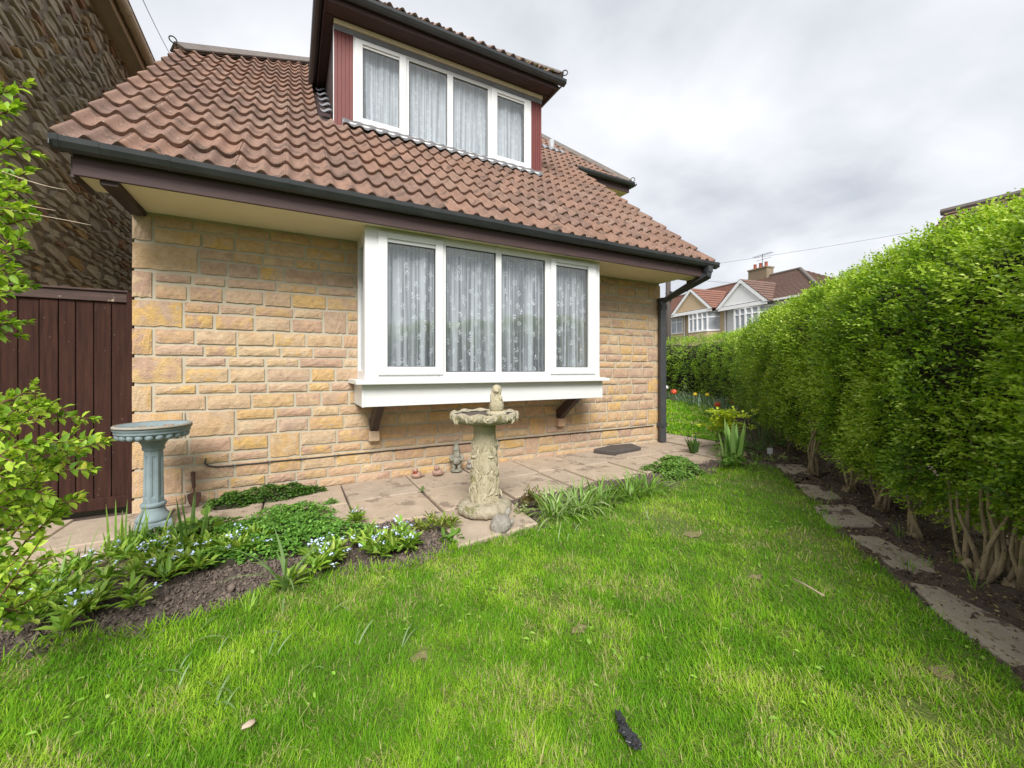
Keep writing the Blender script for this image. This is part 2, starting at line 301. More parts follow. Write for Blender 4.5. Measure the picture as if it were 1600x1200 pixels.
class MB:
    def __init__(s): s.v = []; s.f = []; s.r = []; s.rv = 0.0
    def add(s, V, Fs):
        o = len(s.v); s.v += [tuple(float(c) for c in p) for p in V]; s.f += [tuple(i+o for i in q) for q in Fs]; s.r += [s.rv]*len(V); return s
    def box(s, x0, x1, y0, y1, z0, z1):
        return s.add([(x0, y0, z0), (x1, y0, z0), (x1, y1, z0), (x0, y1, z0), (x0, y0, z1), (x1, y0, z1), (x1, y1, z1), (x0, y1, z1)],
                     [(0, 3, 2, 1), (4, 5, 6, 7), (0, 1, 5, 4), (1, 2, 6, 5), (2, 3, 7, 6), (3, 0, 4, 7)])
    def prism(s, poly, axis, a, b):
        """poly of 2-D points extruded along axis from a to b (axis x: points are (y,z); y: (x,z); z: (x,y))"""
        def P(p, t): return {'x': (t, p[0], p[1]), 'y': (p[0], t, p[1]), 'z': (p[0], p[1], t)}[axis]
        n = len(poly)
        fs = [tuple(range(n))[::-1], tuple(range(n, 2*n))] + [(i, (i+1) % n, n+(i+1) % n, n+i) for i in range(n)]
        return s.add([P(p, a) for p in poly]+[P(p, b) for p in poly], fs)
    def tube(s, pts, rad, seg=8, caps=True, twist=0.0, sx=1.0):
        pts = [Vector(p) for p in pts]; n = len(pts)
        rad = [rad]*n if not hasattr(rad, '__len__') else rad
        V = []; up = None
        for i, p in enumerate(pts):
            t = (pts[min(i+1, n-1)]-pts[max(i-1, 0)]).normalized()
            if up is None:
                up = Vector((0, 0, 1)) if abs(t.z) < 0.9 else Vector((0, 1, 0))
            a = t.cross(up).normalized(); b_ = a.cross(t).normalized(); up = b_
            for k in range(seg):
                q = 2*math.pi*k/seg+twist; V.append(p+a*(math.cos(q)*rad[i]*sx)+b_*(math.sin(q)*rad[i]))
        Fs = [(i*seg+k, i*seg+(k+1) % seg, (i+1)*seg+(k+1) % seg, (i+1)*seg+k) for i in range(n-1) for k in range(seg)]
        if caps: Fs += [tuple(range(seg))[::-1], tuple((n-1)*seg+k for k in range(seg))]
        return s.add(V, Fs)
    def lathe(s, prof, seg=32, c=(0, 0, 0), fn=None, caps=True):
        V = []
        for i, (r, z) in enumerate(prof):
            for k in range(seg):
                a = 2*math.pi*k/seg; rr, zz_ = fn(r, z, a) if fn else (r, z)
                V.append((c[0]+rr*math.cos(a), c[1]+rr*math.sin(a), c[2]+zz_))
        n = len(prof)
        Fs = [(i*seg+k, i*seg+(k+1) % seg, (i+1)*seg+(k+1) % seg, (i+1)*seg+k) for i in range(n-1) for k in range(seg)]
        if caps: Fs += [tuple(range(seg))[::-1], tuple((n-1)*seg+k for k in range(seg))]
        return s.add(V, Fs)
    def blob(s, c, r, seed=0, amp=0.15, sub=2, freq=3.0):
        bm = bmesh.new(); bmesh.ops.create_icosphere(bm, subdivisions=sub, radius=1)
        r = (r, r, r) if not hasattr(r, '__len__') else r
        V = []
        for v in bm.verts:
            k = 1+amp*mnoise.noise(v.co*freq+Vector((seed*7.3, seed*1.9, seed*3.1)))
            V.append((c[0]+v.co.x*r[0]*k, c[1]+v.co.y*r[1]*k, c[2]+v.co.z*r[2]*k))
        Fs = [tuple(v.index for v in f.verts) for f in bm.faces]; bm.free()
        return s.add(V, Fs)
    def mesh(s, name, mat, smooth=False, rnd=False):
        me = bpy.data.meshes.new(name); me.from_pydata(s.v, [], s.f); me.materials.append(MATS[mat])
        if smooth:
            me.polygons.foreach_set('use_smooth', np.ones(len(s.f), bool))
        if rnd:
            a = me.attributes.new('rnd', 'FLOAT', 'POINT'); a.data.foreach_set('value', np.array(s.r, np.float32))
        me.update(); return me
    def build(s, name, mat, parent=None, smooth=False, bev=0, rnd=False, fix=False):
        me = s.mesh(name, mat, smooth, rnd)
        if fix:
            bm = bmesh.new(); bm.from_mesh(me); bmesh.ops.recalc_face_normals(bm, faces=bm.faces); bm.to_mesh(me); bm.free()
        o = link(bpy.data.objects.new(name, me), parent)
        if bev:
            md = o.modifiers.new('bevel', 'BEVEL'); md.width = bev; md.segments = 2; md.limit_method = 'ANGLE'; md.angle_limit = R(40)
        return o
def inst(name, me, parent, loc=(0, 0, 0), rot=(0, 0, 0), scale=(1, 1, 1)):
    o = bpy.data.objects.new(name, me); o.location = loc; o.rotation_euler = rot; o.scale = scale
    return link(o, parent)
def fbm(x, y, z=0.0, s=1.0):                          # cheap vectorised wobble, about -1..1
    x = x*s; y = y*s; z = z*s
    return (np.sin(1.7*x+2.3*np.sin(0.9*y+0.7*z)+0.3)+np.sin(2.1*y+1.9*np.sin(1.1*x+1.3*z)+1.1)+np.sin(1.9*z+1.6*np.sin(1.3*x+0.8*y)+2.2)
            + 0.5*np.sin(4.3*x+1.7*y+2.9*z+0.5)+0.5*np.sin(3.7*y-2.6*x+3.3*z+1.9))/3.2
def in_poly(P, poly):
    poly = np.asarray(poly); x, y = P[:, 0], P[:, 1]; r = np.zeros(len(P), bool); j = len(poly)-1
    for i in range(len(poly)):
        xi, yi = poly[i]; xj, yj = poly[j]
        c = ((yi > y) != (yj > y)) & (x < (xj-xi)*(y-yi)/(yj-yi+1e-12)+xi); r ^= c; j = i
    return r

# ------------------------------------------------------------------ the ground
def sheet(name, poly, dz, mat, label, cat, step=0.25, amp=0.0, kind='structure', edge=None):
    """a polygon of ground that follows the slope, dz above it"""
    bm = bmesh.new(); f = bm.faces.new([bm.verts.new((p[0], p[1], 0)) for p in poly])
    bmesh.ops.triangulate(bm, faces=[f])
    xs = [p[0] for p in poly]; ys = [p[1] for p in poly]
    for ax, lo, hi in ((0, min(xs), max(xs)), (1, min(ys), max(ys))):
        t = lo+step
        while t < hi:
            no = (1, 0, 0) if ax == 0 else (0, 1, 0); co = (t, 0, 0) if ax == 0 else (0, t, 0)
            bmesh.ops.bisect_plane(bm, geom=bm.verts[:]+bm.edges[:]+bm.faces[:], plane_co=co, plane_no=no); t += step
    for v in bm.verts:
        v.co.z = float(gz(v.co.x))+dz+amp*float(fbm(v.co.x, v.co.y, 0, 2.2))
    bmesh.ops.recalc_face_normals(bm, faces=bm.faces)
    if sum(fc.normal.z for fc in bm.faces) < 0: bmesh.ops.reverse_faces(bm, faces=bm.faces)
    me = bpy.data.meshes.new(name); bm.to_mesh(me); bm.free(); me.materials.append(MATS[mat])
    for p in me.polygons: p.use_smooth = True
    return tag(link(bpy.data.objects.new(name, me)), label, cat, kind=kind)
# sheet to the horizon
xs = [-400, -3, 13, 400]; V = []; Fs = []
for x in xs:
    for y in (-400, 400): V.append((x, y, float(gz(x))-0.09))
Fs = [(2*i, 2*i+2, 2*i+3, 2*i+1) for i in range(3)]
gm = MB(); gm.add(V, Fs); tag(gm.build('ground', 'far_ground'), 'earth and rough ground beyond the garden reaching to the horizon', 'ground', kind='structure')

LAWN = [(-3.2, -1.95), (-1.2, -1.9), (0.112, -1.878), (0.262, -1.82), (0.369, -1.859), (0.582, -1.91), (0.757, -1.908), (0.918, -1.83), (1.025, -1.80), (1.267, -1.76), (1.511, -1.847),
        (1.672, -1.899), (1.922, -1.80), (1.947, -1.83), (2.524, -1.79), (2.815, -1.62), (3.3, -1.66), (3.78, -1.627), (4.482, -1.478), (5.0, -1.44), (5.247, -1.416), (5.40, -1.60), (5.38, -1.745), (5.1, -1.98), (4.804, -2.238),
        (4.499, -2.586), (4.076, -2.912), (3.8, -3.163), (3.60, -3.345), (3.418, -3.519), (3.316, -3.657), (3.0, -3.95), (2.6, -4.35), (1.9, -5.1), (1.4, -6.2), (-3.2, -6.2)]
REAR = [(6.30, 0.46), (6.34, -0.40), (6.7, -0.25), (7.6, 0.25), (8.7, 0.88), (9.9, 2.0), (10.85, 3.18), (11.15, 4.0), (11.24, 4.82), (11.3, 7.5), (11.0, 11), (6.32, 11)]
sheet('lawn', LAWN, 0.004, 'lawn_base', 'front lawn of short bright green grass with worn patches', 'lawn', 0.2, 0.006)
sheet('back_lawn', REAR, 0.004, 'lawn_base', 'smooth lawn beyond the corner of the house', 'lawn', 0.4, 0.004)

# soil of the beds: rough heightfield, lower where lawns and paving lie
def soil_patch(name, x0, x1, y0, y1, st, mat, label, mask):
    X, Y = np.meshgrid(np.arange(x0, x1+st, st), np.arange(y0, y1+st, st), indexing='ij'); nx, ny = X.shape
    P = np.stack([X.ravel(), Y.ravel()], 1)
    h = 0.016*fbm(X, Y, 0, 5)+0.012*fbm(X, Y, 1.3, 14)+0.010*fbm(X, Y, 2.7, 37)+0.006*rng.normal(size=X.shape)
    Z = gz(X)+0.0+np.clip(h, -0.02, 0.06)
    low = mask(P).reshape(nx, ny); Z = np.where(low, gz(X)-0.05, Z)
    V = np.stack([X, Y, Z], -1).reshape(-1, 3)
    i = np.arange(nx-1)[:, None]*ny+np.arange(ny-1)[None, :]; i = i.ravel()
    Fq = np.stack([i, i+ny, i+ny+1, i+1], 1)
    o = link(bpy.data.objects.new(name, fast_mesh(name, V, Fq, mat, True))); return tag(o, label, 'soil', kind='structure')
def shrink(poly, d):                                  # polygon moved inwards a little
    p = np.array(poly); n = len(p); out = []
    area = sum(p[i][0]*p[(i+1) % n][1]-p[(i+1) % n][0]*p[i][1] for i in range(n)); sgn = 1 if area > 0 else -1
    for i in range(n):
        t = p[(i+1) % n]-p[i-1]; t = t/np.linalg.norm(t); out.append(p[i]+sgn*d*np.array([-t[1], t[0]]))
    return out
LAWN_IN, REAR_IN = shrink(LAWN, 0.05), shrink(REAR, 0.06)
def under_lawn(P):
    return in_poly(P, LAWN_IN) | in_poly(P, REAR_IN) | ((P[:, 1] > -1.17) & (P[:, 0] < 6.28)) | ((P[:, 0] > 1.97) & (P[:, 0] < 2.57) & (P[:, 1] > -1.74) & (P[:, 1] < -1.1))
soil_patch('soil_bed', -1.6, 5.75, -2.05, -1.10, 0.016, 'soil', 'dug brown soil of the flower bed along the paving', under_lawn)
soil_patch('hedge_soil', 2.6, 13.2, -5.2, 6.0, 0.05, 'soil_dark', 'dark littered soil under the hedge', lambda P: under_lawn(P) | ((P[:, 1] > -2.06) & (P[:, 0] < 5.76)))

# paving: 600 mm slabs in two rows along the wall and a side path
patio = empty('patio', 'worn buff paving slabs along the foot of the house wall', 'paving', kind='structure')
def slab_mesh(seed):
    mb = MB(); r_ = random.Random(seed); b_ = 0.012; t = 0.05
    j = [(r_.uniform(-.006, .006), r_.uniform(-.006, .006)) for _ in range(4)]
    out = [(-.5+j[0][0], -.5+j[0][1]), (.5+j[1][0], -.5+j[1][1]), (.5+j[2][0], .5+j[2][1]), (-.5+j[3][0], .5+j[3][1])]
    inn = [(x-(b_ if x > 0 else -b_), y-(b_ if y > 0 else -b_)) for x, y in out]
    mb.add([(x, y, -t) for x, y in out]+[(x, y, -0.008) for x, y in out]+[(x, y, 0) for x, y in inn],
           [(8, 9, 10, 11)]+[(i, (i+1) % 4, 4+(i+1) % 4, 4+i) for i in range(4)]+[(4+i, 4+(i+1) % 4, 8+(i+1) % 4, 8+i) for i in range(4)])
    return mb.mesh('slab', 'slab')
slab_ms = [slab_mesh(i) for i in range(5)]
def add_slab(xa, xb, ya, yb):
    xm, ym = (xa+xb)/2, (ya+yb)/2
    inst('paving_slab', random.choice(slab_ms), patio, (xm, ym, float(gz(xm))+0.012+random.uniform(-.004, .004)),
         (random.uniform(-.005, .005), -math.atan(SL)+random.uniform(-.005, .005), random.choice((0, math.pi))), (xb-xa-0.010, yb-ya-0.010, 1))
for k in range(-5, 8):
    xa = 1.475+0.6045*k
    add_slab(xa, min(xa+0.6045, 5.70) if k == 6 else xa+0.6045, -0.59, 0.0 if xa > -0.35 else 0.08)
    sh = 0.0 if k < 3 else 0.29
    if k == 3: add_slab(xa, xa+0.29, -1.19, -0.595)
    if k < 7: add_slab(xa+sh, xa+0.6045+sh, -1.19, -0.595)
for j in range(6): add_slab(5.70, 6.295, -0.59+0.6045*j+0.6, 0.6045*j+0.61)
pm = MB(); pm.box(-1.6, 6.29, -1.18, 0.2, -0.03, 0.0); pm.box(5.7, 6.285, 0.2, 3.6, -0.03, 0.0)
me = pm.mesh('bed', 'soil_dark')
for v in me.vertices: v.co.z += float(gz(v.co.x))-0.006
inst('joint_grit', me, patio)
# slab under the leafy bird bath
def poly_slab(name, pts, top, th, mat, parent=None, seed=1, rough=0.0):
    """irregular flat stone from its outline"""
    r_ = random.Random(seed); dense = []
    n = len(pts)
    for i in range(n):
        a, b_ = np.array(pts[i]), np.array(pts[(i+1) % n]); k = max(2, int(np.linalg.norm(b_-a)/0.07))
        for t in range(k):
            p = a+(b_-a)*t/k+np.array([r_.uniform(-rough, rough), r_.uniform(-rough, rough)]); dense.append(p)
    c = np.mean(dense, 0); n = len(dense)
    inn = [c+(p-c)*(1-0.016/max(0.05, np.linalg.norm(p-c))) for p in dense]
    mb = MB(); zf = lambda p, d: (p[0], p[1], float(gz(p[0]))+d)
    mb.add([zf(p, top-th) for p in dense]+[zf(p, top-0.010) for p in dense]+[zf(p, top+r_.uniform(-.0015, .0015)) for p in inn]+[zf(c, top)],
           [(i, (i+1) % n, n+(i+1) % n, n+i) for i in range(n)]+[(n+i, n+(i+1) % n, 2*n+(i+1) % n, 2*n+i) for i in range(n)]+[(2*n+i, 2*n+(i+1) % n, 3*n) for i in range(n)])
    return mb.build(name, mat, parent, fix=True)
o = poly_slab('paving_slab', [(1.945, -1.83), (2.545, -1.765), (2.60, -1.215), (1.99, -1.235)], 0.030, 0.07, 'slab', seed=4, rough=0.004)
tag(o, 'single buff slab under the leafy stone bird bath', 'paving slab')
steps = [([(5.60, -1.60), (5.36, -1.86), (5.50, -2.02), (5.83, -1.78)], 'small half buried stepping stone at the tip of the lawn'),
         ([(5.03, -2.11), (5.13, -2.24), (4.99, -2.46), (4.87, -2.52), (4.74, -2.36)], 'narrow stepping stone partly covered with soil near the first hedge stems'),
         ([(4.54, -2.47), (4.80, -2.62), (4.48, -2.92), (4.19, -2.77)], 'square grey stepping stone beside the clustered hedge stem base'),
         ([(4.13, -2.885), (4.24, -2.97), (4.10, -3.26), (3.97, -3.32), (3.84, -3.19)], 'long grey stepping stone with soil along its hedge side'),
         ([(3.72, -3.30), (3.79, -3.38), (3.64, -3.67), (3.37, -3.79), (3.30, -3.70), (3.47, -3.48)], 'large grey stepping stone nearest the double hedge trunks'),
         ([(3.20, -3.86), (3.32, -3.95), (3.05, -4.28), (2.78, -4.22)], 'stepping stone at the open end of the path')]
for i, (p, lb) in enumerate(steps):
    tag(poly_slab('stepping_stone', p, 0.018, 0.06, 'stepstone', seed=20+i, rough=0.012), lb, 'stepping stone', 'stepping stones along the hedge')

# ------------------------------------------------------------------ the house
house = empty('house', 'buff stone block house with red pantile roof, bay window and dormer', 'house')
X1, ZS = 5.68, 2.328                                   # wall length, soffit height
BX0, BX1, BZ0, BZ1 = 1.614, 4.158, 0.79, 2.33          # bay window opening
wall = MB()
wall.box(0.012, BX0+0.03, 0.0, 0.25, -0.1, ZS+0.3); wall.box(BX1-0.03, X1-0.012, 0.0, 0.25, -0.1, ZS+0.3)
wall.box(BX0+0.03, BX1-0.03, 0.0, 0.25, -0.1, BZ0+0.05)
wall.add([(0.012, 0.25, -0.1), (0.03, 6.5, -0.1), (0.03, 6.5, 4), (0.03, 3, 4.9), (0.012, 0.25, ZS+0.3)], [(0, 1, 2, 3, 4)])       # gable ends, turned away
wall.add([(X1-0.012, 0.25, -0.1), (X1-0.03, 6.5, -0.1), (X1-0.03, 6.5, 4), (X1-0.03, 3, 4.9), (X1-0.012, 0.25, ZS+0.3)], [(4, 3, 2, 1, 0)])
wallo = wall.build('front_wall', 'mortar', house)
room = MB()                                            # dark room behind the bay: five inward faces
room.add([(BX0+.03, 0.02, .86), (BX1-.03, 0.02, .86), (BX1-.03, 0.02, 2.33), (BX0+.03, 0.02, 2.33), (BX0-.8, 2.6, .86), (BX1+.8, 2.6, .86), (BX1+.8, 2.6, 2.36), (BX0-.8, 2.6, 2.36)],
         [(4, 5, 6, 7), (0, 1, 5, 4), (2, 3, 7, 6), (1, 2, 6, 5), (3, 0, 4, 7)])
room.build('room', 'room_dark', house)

def brick_mesh(seed, nx=7, nz=3, amp=0.006, edge=0.004):
    """unit rock-faced block: x,z 0..1, face towards -y"""
    r_ = random.Random(seed); mb = MB(); V = []
    for i in range(nx+1):
        for k in range(nz+1):
            u, w = i/nx, k/nz; e_ = (i in (0, nx)) or (k in (0, nz))
            y = -0.005-0.003*r_.random() if e_ else -0.009-amp*r_.random()
            du = r_.uniform(-.012, .012) if e_ and 0 < i < nx or e_ else r_.uniform(-.02, .02)
            V.append((min(1, max(0, u+du*(0.5 if e_ else 1))), y, min(1, max(0, w+r_.uniform(-.05, .05)*(1.2 if k == 0 else .6)))))
    n = nz+1; Fs = [(i*n+k, (i+1)*n+k, (i+1)*n+k+1, i*n+k+1) for i in range(nx) for k in range(nz)]
    rim = [i*n for i in range(nx+1)]+[nx*n+k for k in range(1, n)]+[i*n+nz for i in range(nx-1, -1, -1)]+[k for k in range(nz-1, 0, -1)]
    base = len(V); V += [(V[q][0], 0.03, V[q][2]) for q in rim]; m_ = len(rim)
    Fs += [(rim[a], base+a, base+(a+1) % m_, rim[(a+1) % m_]) for a in range(m_)]
    mb.add(V, Fs); return mb
brick_b = [brick_mesh(i) for i in range(12)]
brick_ms = [b_.mesh('brick', 'brick') for b_ in brick_b]
ZM, MOD, J = 1.873, 0.2195, 0.021
bricks = []                                            # x0, x1, z0, z1
r_ = random.Random(5)
k0 = -9
mods = [(ZM+MOD*k, ZM+MOD*(k+1)) for k in range(k0, 2)]
blocks_taken = []
for mi, (za_, zb_) in enumerate(mods):
    k = k0+mi; wide = (k % 2 == 0)
    ql, qr = (0.31, 0.125) if wide else (0.125, 0.24)
    if k == 0: ql = 0.41
    zt = min(zb_, ZS)
    bricks.append((0.0, ql, za_, zt)); bricks.append((X1-qr, X1, za_, zt))
    flip = r_.random() < 0.2
    hs = 0.089+r_.uniform(-.004, .004)
    zm = zb_-hs if not flip else za_+hs
    xa = ql; jump = []
    for _ in range(2):                                 # tall jumper blocks
        if r_.random() < 0.36:
            xj = r_.uniform(0.7, X1-0.9); wj = r_.uniform(0.15, 0.24)
            if all(abs(xj-a) > 0.5 for a, _ in jump): jump.append((xj, xj+wj))
    if k == -6: jump = [(0.33, 0.66)]+[q for q in jump if q[0] > 1.2]
    jump.sort()
    segs = []; xa = ql
    for a, b_ in jump: segs.append((xa, a)); bricks.append((a, b_, za_, zt)); xa = b_
    segs.append((xa, X1-qr))
    for (ca, cb) in ((za_, zm), (zm, zt)):
        if cb-ca < 0.03: continue
        for (sa, sb) in segs:
            if sb-sa < 0.02: continue
            n_ = max(1, round((sb-sa)/r_.uniform(0.24, 0.285))); ws = [r_.uniform(0.72, 1.28) for _ in range(n_)]; t = sum(ws); x = sa
            for w in ws: bricks.append((x, x+w/t*(sb-sa), ca, cb)); x += w/t*(sb-sa)
vis = []
for (a, b_, c, d) in bricks:
    if d < float(gz(a))-0.02: continue
    if a > BX0+0.02 and b_ < BX1-0.02 and c > BZ0+0.16: continue
    vis.append((a, b_, c, d))
    # clipped against the bay below
def bright_area(q):
    p = np.array([(q[0]+q[1])/2, 0, (q[2]+q[3])/2])-CAM; z = p@FW
    hid = (q[0] > BX0-.1 and q[1] < BX1+.1 and q[2] > 0.80)
    return -1 if hid else (q[1]-q[0])*(q[3]-q[2])/z**2
vis.sort(key=bright_area, reverse=True)
rest = MB()
for i, (a, b_, c, d) in enumerate(vis):
    if c > 0.8 and a < BX0+0.02 and b_ > BX0+0.02: b_ = BX0+0.02
    if c > 0.8 and b_ > BX1-0.02 and a < BX1-0.02: a = BX1-0.02
    jj = J/2*r_.uniform(0.7, 1.3)
    left, right = (0 if a == 0 else jj), (0 if b_ == X1 else jj)
    q = r_.randrange(12)
    if i < 290:
        inst('brick', brick_ms[q], wallo, (a+left, -0.002+r_.uniform(-.003, .002), c+jj), (0, 0, 0), (b_-a-left-right, 1, d-c-2*jj))
    else:
        rest.rv = r_.random()
        rest.add([(a+left+x*(b_-a-left-right), y, c+jj+z*(d-c-2*jj)) for x, y, z in brick_b[q].v], brick_b[q].f)
tag(rest.build('brick', 'brick', wallo, rnd=True), kind='stuff')

# eaves: soffit, fascia, gutter, downpipe
sf = MB(); sf.box(0.0, X1, -0.595, 0.02, ZS, ZS+0.012); sf.box(-0.115, -0.002, -0.595, -0.30, ZS+0.003, ZS+0.014); sf.box(X1+0.002, 5.86, -0.595, -0.30, ZS+0.003, ZS+0.014)
sf.build('soffit', 'soffit_cream', house)
MB().box(-0.12, 5.86, -0.62, -0.597, 2.312, 2.475).build('fascia', 'fascia_brown', house, bev=0.003)
for q_ in ((-0.005, 0.085, -0.593, -0.016, 2.285, ZS-0.002), (-0.135, -0.117, -0.60, -0.30, 2.30, 2.43), (5.862, 5.88, -0.60, -0.30, 2.30, 2.43)): MB().box(*q_).build('eaves_board', 'dark_timber', house, bev=0.003)
PITCH = R(40.3); CP, SP = math.cos(PITCH), math.sin(PITCH)
RY0, RZ0 = -0.66, 2.495                                # eave point of the tile plane
def roof(x, v, w=0.0): return np.array([x, RY0+v*CP-w*SP, RZ0+v*SP+w*CP])
for xa, xb in ((-0.14, -0.115), (5.86, 5.885)):        # barge boards up the verges
    m_ = MB(); m_.prism([(RY0+0.1, RZ0-0.06), (RY0+0.1+3.1, RZ0-0.06+3.1*math.tan(PITCH)), (RY0+0.1+3.1, RZ0+0.09+3.1*math.tan(PITCH)), (RY0+0.1, RZ0+0.055)], 'x', xa, xb); m_.build('barge_board', 'dark_timber', house)
def gutter_prof(y0, z0, w=0.108, h=0.072, t=0.004):
    out = [(0, 0), (0, -h*0.62), (-w*0.18, -h*0.92), (-w*0.45, -h), (-w*0.72, -h*0.84), (-w*0.93, -h*0.42), (-w, 0.0)]
    inn = [(-w+0.008, 0.0), (-w+0.012, -h*0.40), (-w*0.70, -h*0.76), (-w*0.45, -h+0.008), (-w*0.2, -h*0.85), (-0.006, -h*0.58), (-0.006, 0)]
    return [(y0+a, z0+b_) for a, b_ in out+inn]
def gutter_x(x0, x1, y0, z0, parent, clips, name='gutter'):
    gt = MB(); gt.prism(gutter_prof(y0, z0), 'x', x0, x1); gt.box(x0, x0+.006, y0-.10, y0-.006, z0-.058, z0-.004); gt.box(x1-.006, x1, y0-.10, y0-.006, z0-.058, z0-.004)
    go = gt.build(name, 'gutter_black', parent, fix=True)
    for cx_ in clips:
        c = MB(); pr_ = [(y0-0.057+(a-y0+0.057)*1.06, z0-0.04+(b_-z0+0.04)*1.08) for a, b_ in gutter_prof(y0, z0)[:7]]
        inn = [(y0-0.057+(a-y0+0.057)*1.01, z0-0.04+(b_-z0+0.04)*1.01) for a, b_ in gutter_prof(y0, z0)[:7]]
        c.prism(pr_+inn[::-1], 'x', cx_-.012, cx_+.012); c.build('gutter_clip', 'gutter_black', go, fix=True)
    return go
gutter_x(-0.19, 5.975, -0.622, 2.497, house, [-0.16, 0.02, 0.36, 1.05, 1.95, 2.85, 3.75, 4.65, 5.25, 5.93])
dp = MB(); s2 = math.pi/4
dp.tube([(5.80, -0.68, 2.43), (5.80, -0.68, 2.33), (5.645, -0.075, 2.06), (5.645, -0.075, 0.10)], 0.060, 4, True, s2)
dpo = dp.build('downpipe', 'gutter_black', house, bev=0.006)
for z in (1.98, 0.34, 2.08):
    m_ = MB(); m_.box(5.597, 5.693, -0.123, -0.027, z-0.03, z+0.03); m_.build('pipe_socket', 'gutter_black', dpo, bev=0.004)
MB().box(5.758, 5.842, -0.722, -0.64, 2.36, 2.44).build('gutter_outlet', 'gutter_black', dpo, bev=0.004)

# roof tiles: double-wave interlocking, one mesh shared by all
TW, GAUGE, TL = 0.3045, 0.342, 0.415
def tile_mb(n=20):
    mb = MB(); V = []; th = 0.027
    prof = lambda u: 0.0225*math.cos(2*math.pi*u/(TW/2))+0.004*math.cos(4*math.pi*u/(TW/2))
    us = [TW*i/n for i in range(n+1)]
    for v, lift in ((0.0, 0.037), (0.06, 0.0355), (TL, 0.004)):
        V += [(u-0.001, v, prof(u)+lift) for u in us]
    V += [(u-0.001, 0.003, prof(u)+0.037-th) for u in us]
    m_ = n+1
    Fs = [(a*m_+i, a*m_+i+1, (a+1)*m_+i+1, (a+1)*m_+i) for a in range(2) for i in range(n)]+[(3*m_+i, 3*m_+i+1, i+1, i) for i in range(n)]
    b0 = len(V); V += [(0-0.001, TL, -0.012), (TW-0.001, TL, -0.012)]
    Fs += [(0, m_, 2*m_, b0, 3*m_), (n, 3*m_+n, b0+1, 2*m_+n, m_+n)]
    mb.add(V, Fs); return mb
tile_b = tile_mb(); tile_me = tile_b.mesh('tile', 'tile', True)
tile_me.polygons.foreach_set('use_smooth', np.array([i < 40 for i in range(len(tile_me.polygons))]))
VX0, VX1 = -0.185, 5.985
HLX, HLY, HLDX, HLDY = -0.185, 2.46, 1.64, 2.18         # left half-hip start and direction (plan)
WY, WX = 2.30, 7.36                                     # the side wing: front eave and its right corner
HRDX, HRDY = -0.85, 2.18
DX0, DX1, DY = 1.513, 4.444, 1.19                       # dormer front
roofo = MB(); roofo.add([tuple(roof(VX0+.02, -.02, -.035)), tuple(roof(VX1-.02, -.02, -.035)), tuple(roof(VX1-.02, 3.95, -.035)), tuple(roof(VX1+.6, 3.95, -.035)), tuple(roof(6.4, 6.8, -.035)), tuple(roof(1.5, 6.6, -.035)), tuple(roof(VX0+.02, 4.0, -.035))], [(0, 1, 2, 3, 4, 5, 6)])
roofo = roofo.build('roof', 'dark_timber', house)
tiles = []
for row in range(21):
    v = row*GAUGE; y = RY0+(v+0.2)*CP
    for c in range(-1, 27):
        x = VX0+c*TW
        xl = VX0 if y < HLY else HLX+(y-HLY)/HLDY*HLDX
        xr = VX1 if y < WY+0.15 else WX-0.05+(y-WY)/HRDY*HRDX
        if x < xl-0.20 or x+TW > xr+0.22: continue
        if y > DY+0.02 and x+TW > DX0+0.12 and x < DX1-0.10: continue
        if row > 12 and DX0-0.2 < x < DX1: continue
        tiles.append((row, x, v))
cnt = 0; rest = MB()
tiles.sort(key=lambda t: t[0])
for row, x, v in tiles:
    p = roof(x+random.uniform(-.002, .002), v-0.02+random.uniform(-.004, .004), 0.0)
    if cnt < 296:
        inst('tile', tile_me, roofo, p, (PITCH+random.uniform(-.006, .006), random.uniform(-.006, .006), random.uniform(-.004, .004)))
    else:
        rest.rv = random.random(); rest.add([tuple(roof(x+a, v-0.02+b_, c)) for a, b_, c in tile_b.v], tile_b.f)
    cnt += 1
if rest.v: tag(rest.build('tile', 'tile', roofo, rnd=True), kind='stuff')
def capping(a, b_, n, parent, name='ridge_tile', w=0.115, up=0.07):
    """a run of angular hip tiles bedded on mortar from a to b"""
    a, b_ = Vector(a), Vector(b_); t = (b_-a)/n; d = t.normalized(); s_ = d.cross(Vector((0, 0, 1))).normalized(); u = s_.cross(d).normalized()
    m_ = MB(); m_.add([tuple(q) for p in (a, b_) for q in (p-s_*(w*.85)-u*.05, p+s_*(w*.85)-u*.05, p+u*(up-.012))], [(0, 1, 4, 3), (1, 2, 5, 4), (2, 0, 3, 5), (2, 1, 0), (3, 4, 5)])
    m_.build('ridge_mortar', 'ridge_mortar', parent)
    for i in range(n):
        p, q = a+t*(i+0.005), a+t*(i+0.995); m_ = MB()
        m_.add([tuple(k) for e_ in (p, q) for k in (e_-s_*w-u*.012, e_+u*up, e_+s_*w-u*.012, e_+s_*(w-.004)-u*.03, e_+u*(up-.02), e_-s_*(w-.004)-u*.03)],
               [(0, 1, 7, 6), (1, 2, 8, 7), (2, 3, 9, 8), (3, 4, 10, 9), (4, 5, 11, 10), (5, 0, 6, 11), (0, 5, 4, 3, 2, 1), (6, 7, 8, 9, 10, 11)])
        m_.build(name, 'ridge_tile', parent)
def hip_iron(p, d, parent, r=0.05):
    """wrought scroll at the foot of a hip; d = plan direction it points to"""
    d = Vector((d[0], d[1], 0)).normalized(); p = Vector(p); pts = [p-d*0.06, p+d*0.02]
    for i in range(13):
        a = -math.pi/2+i*math.pi*1.75/12; rr = r*(1-0.25*i/12)
        pts.append(p+d*(0.03+math.cos(a)*rr)+Vector((0, 0, rr*0.98+math.sin(a)*rr)))
    MB().tube(pts, 0.008, 6).build('hip_iron', 'iron', parent, True)
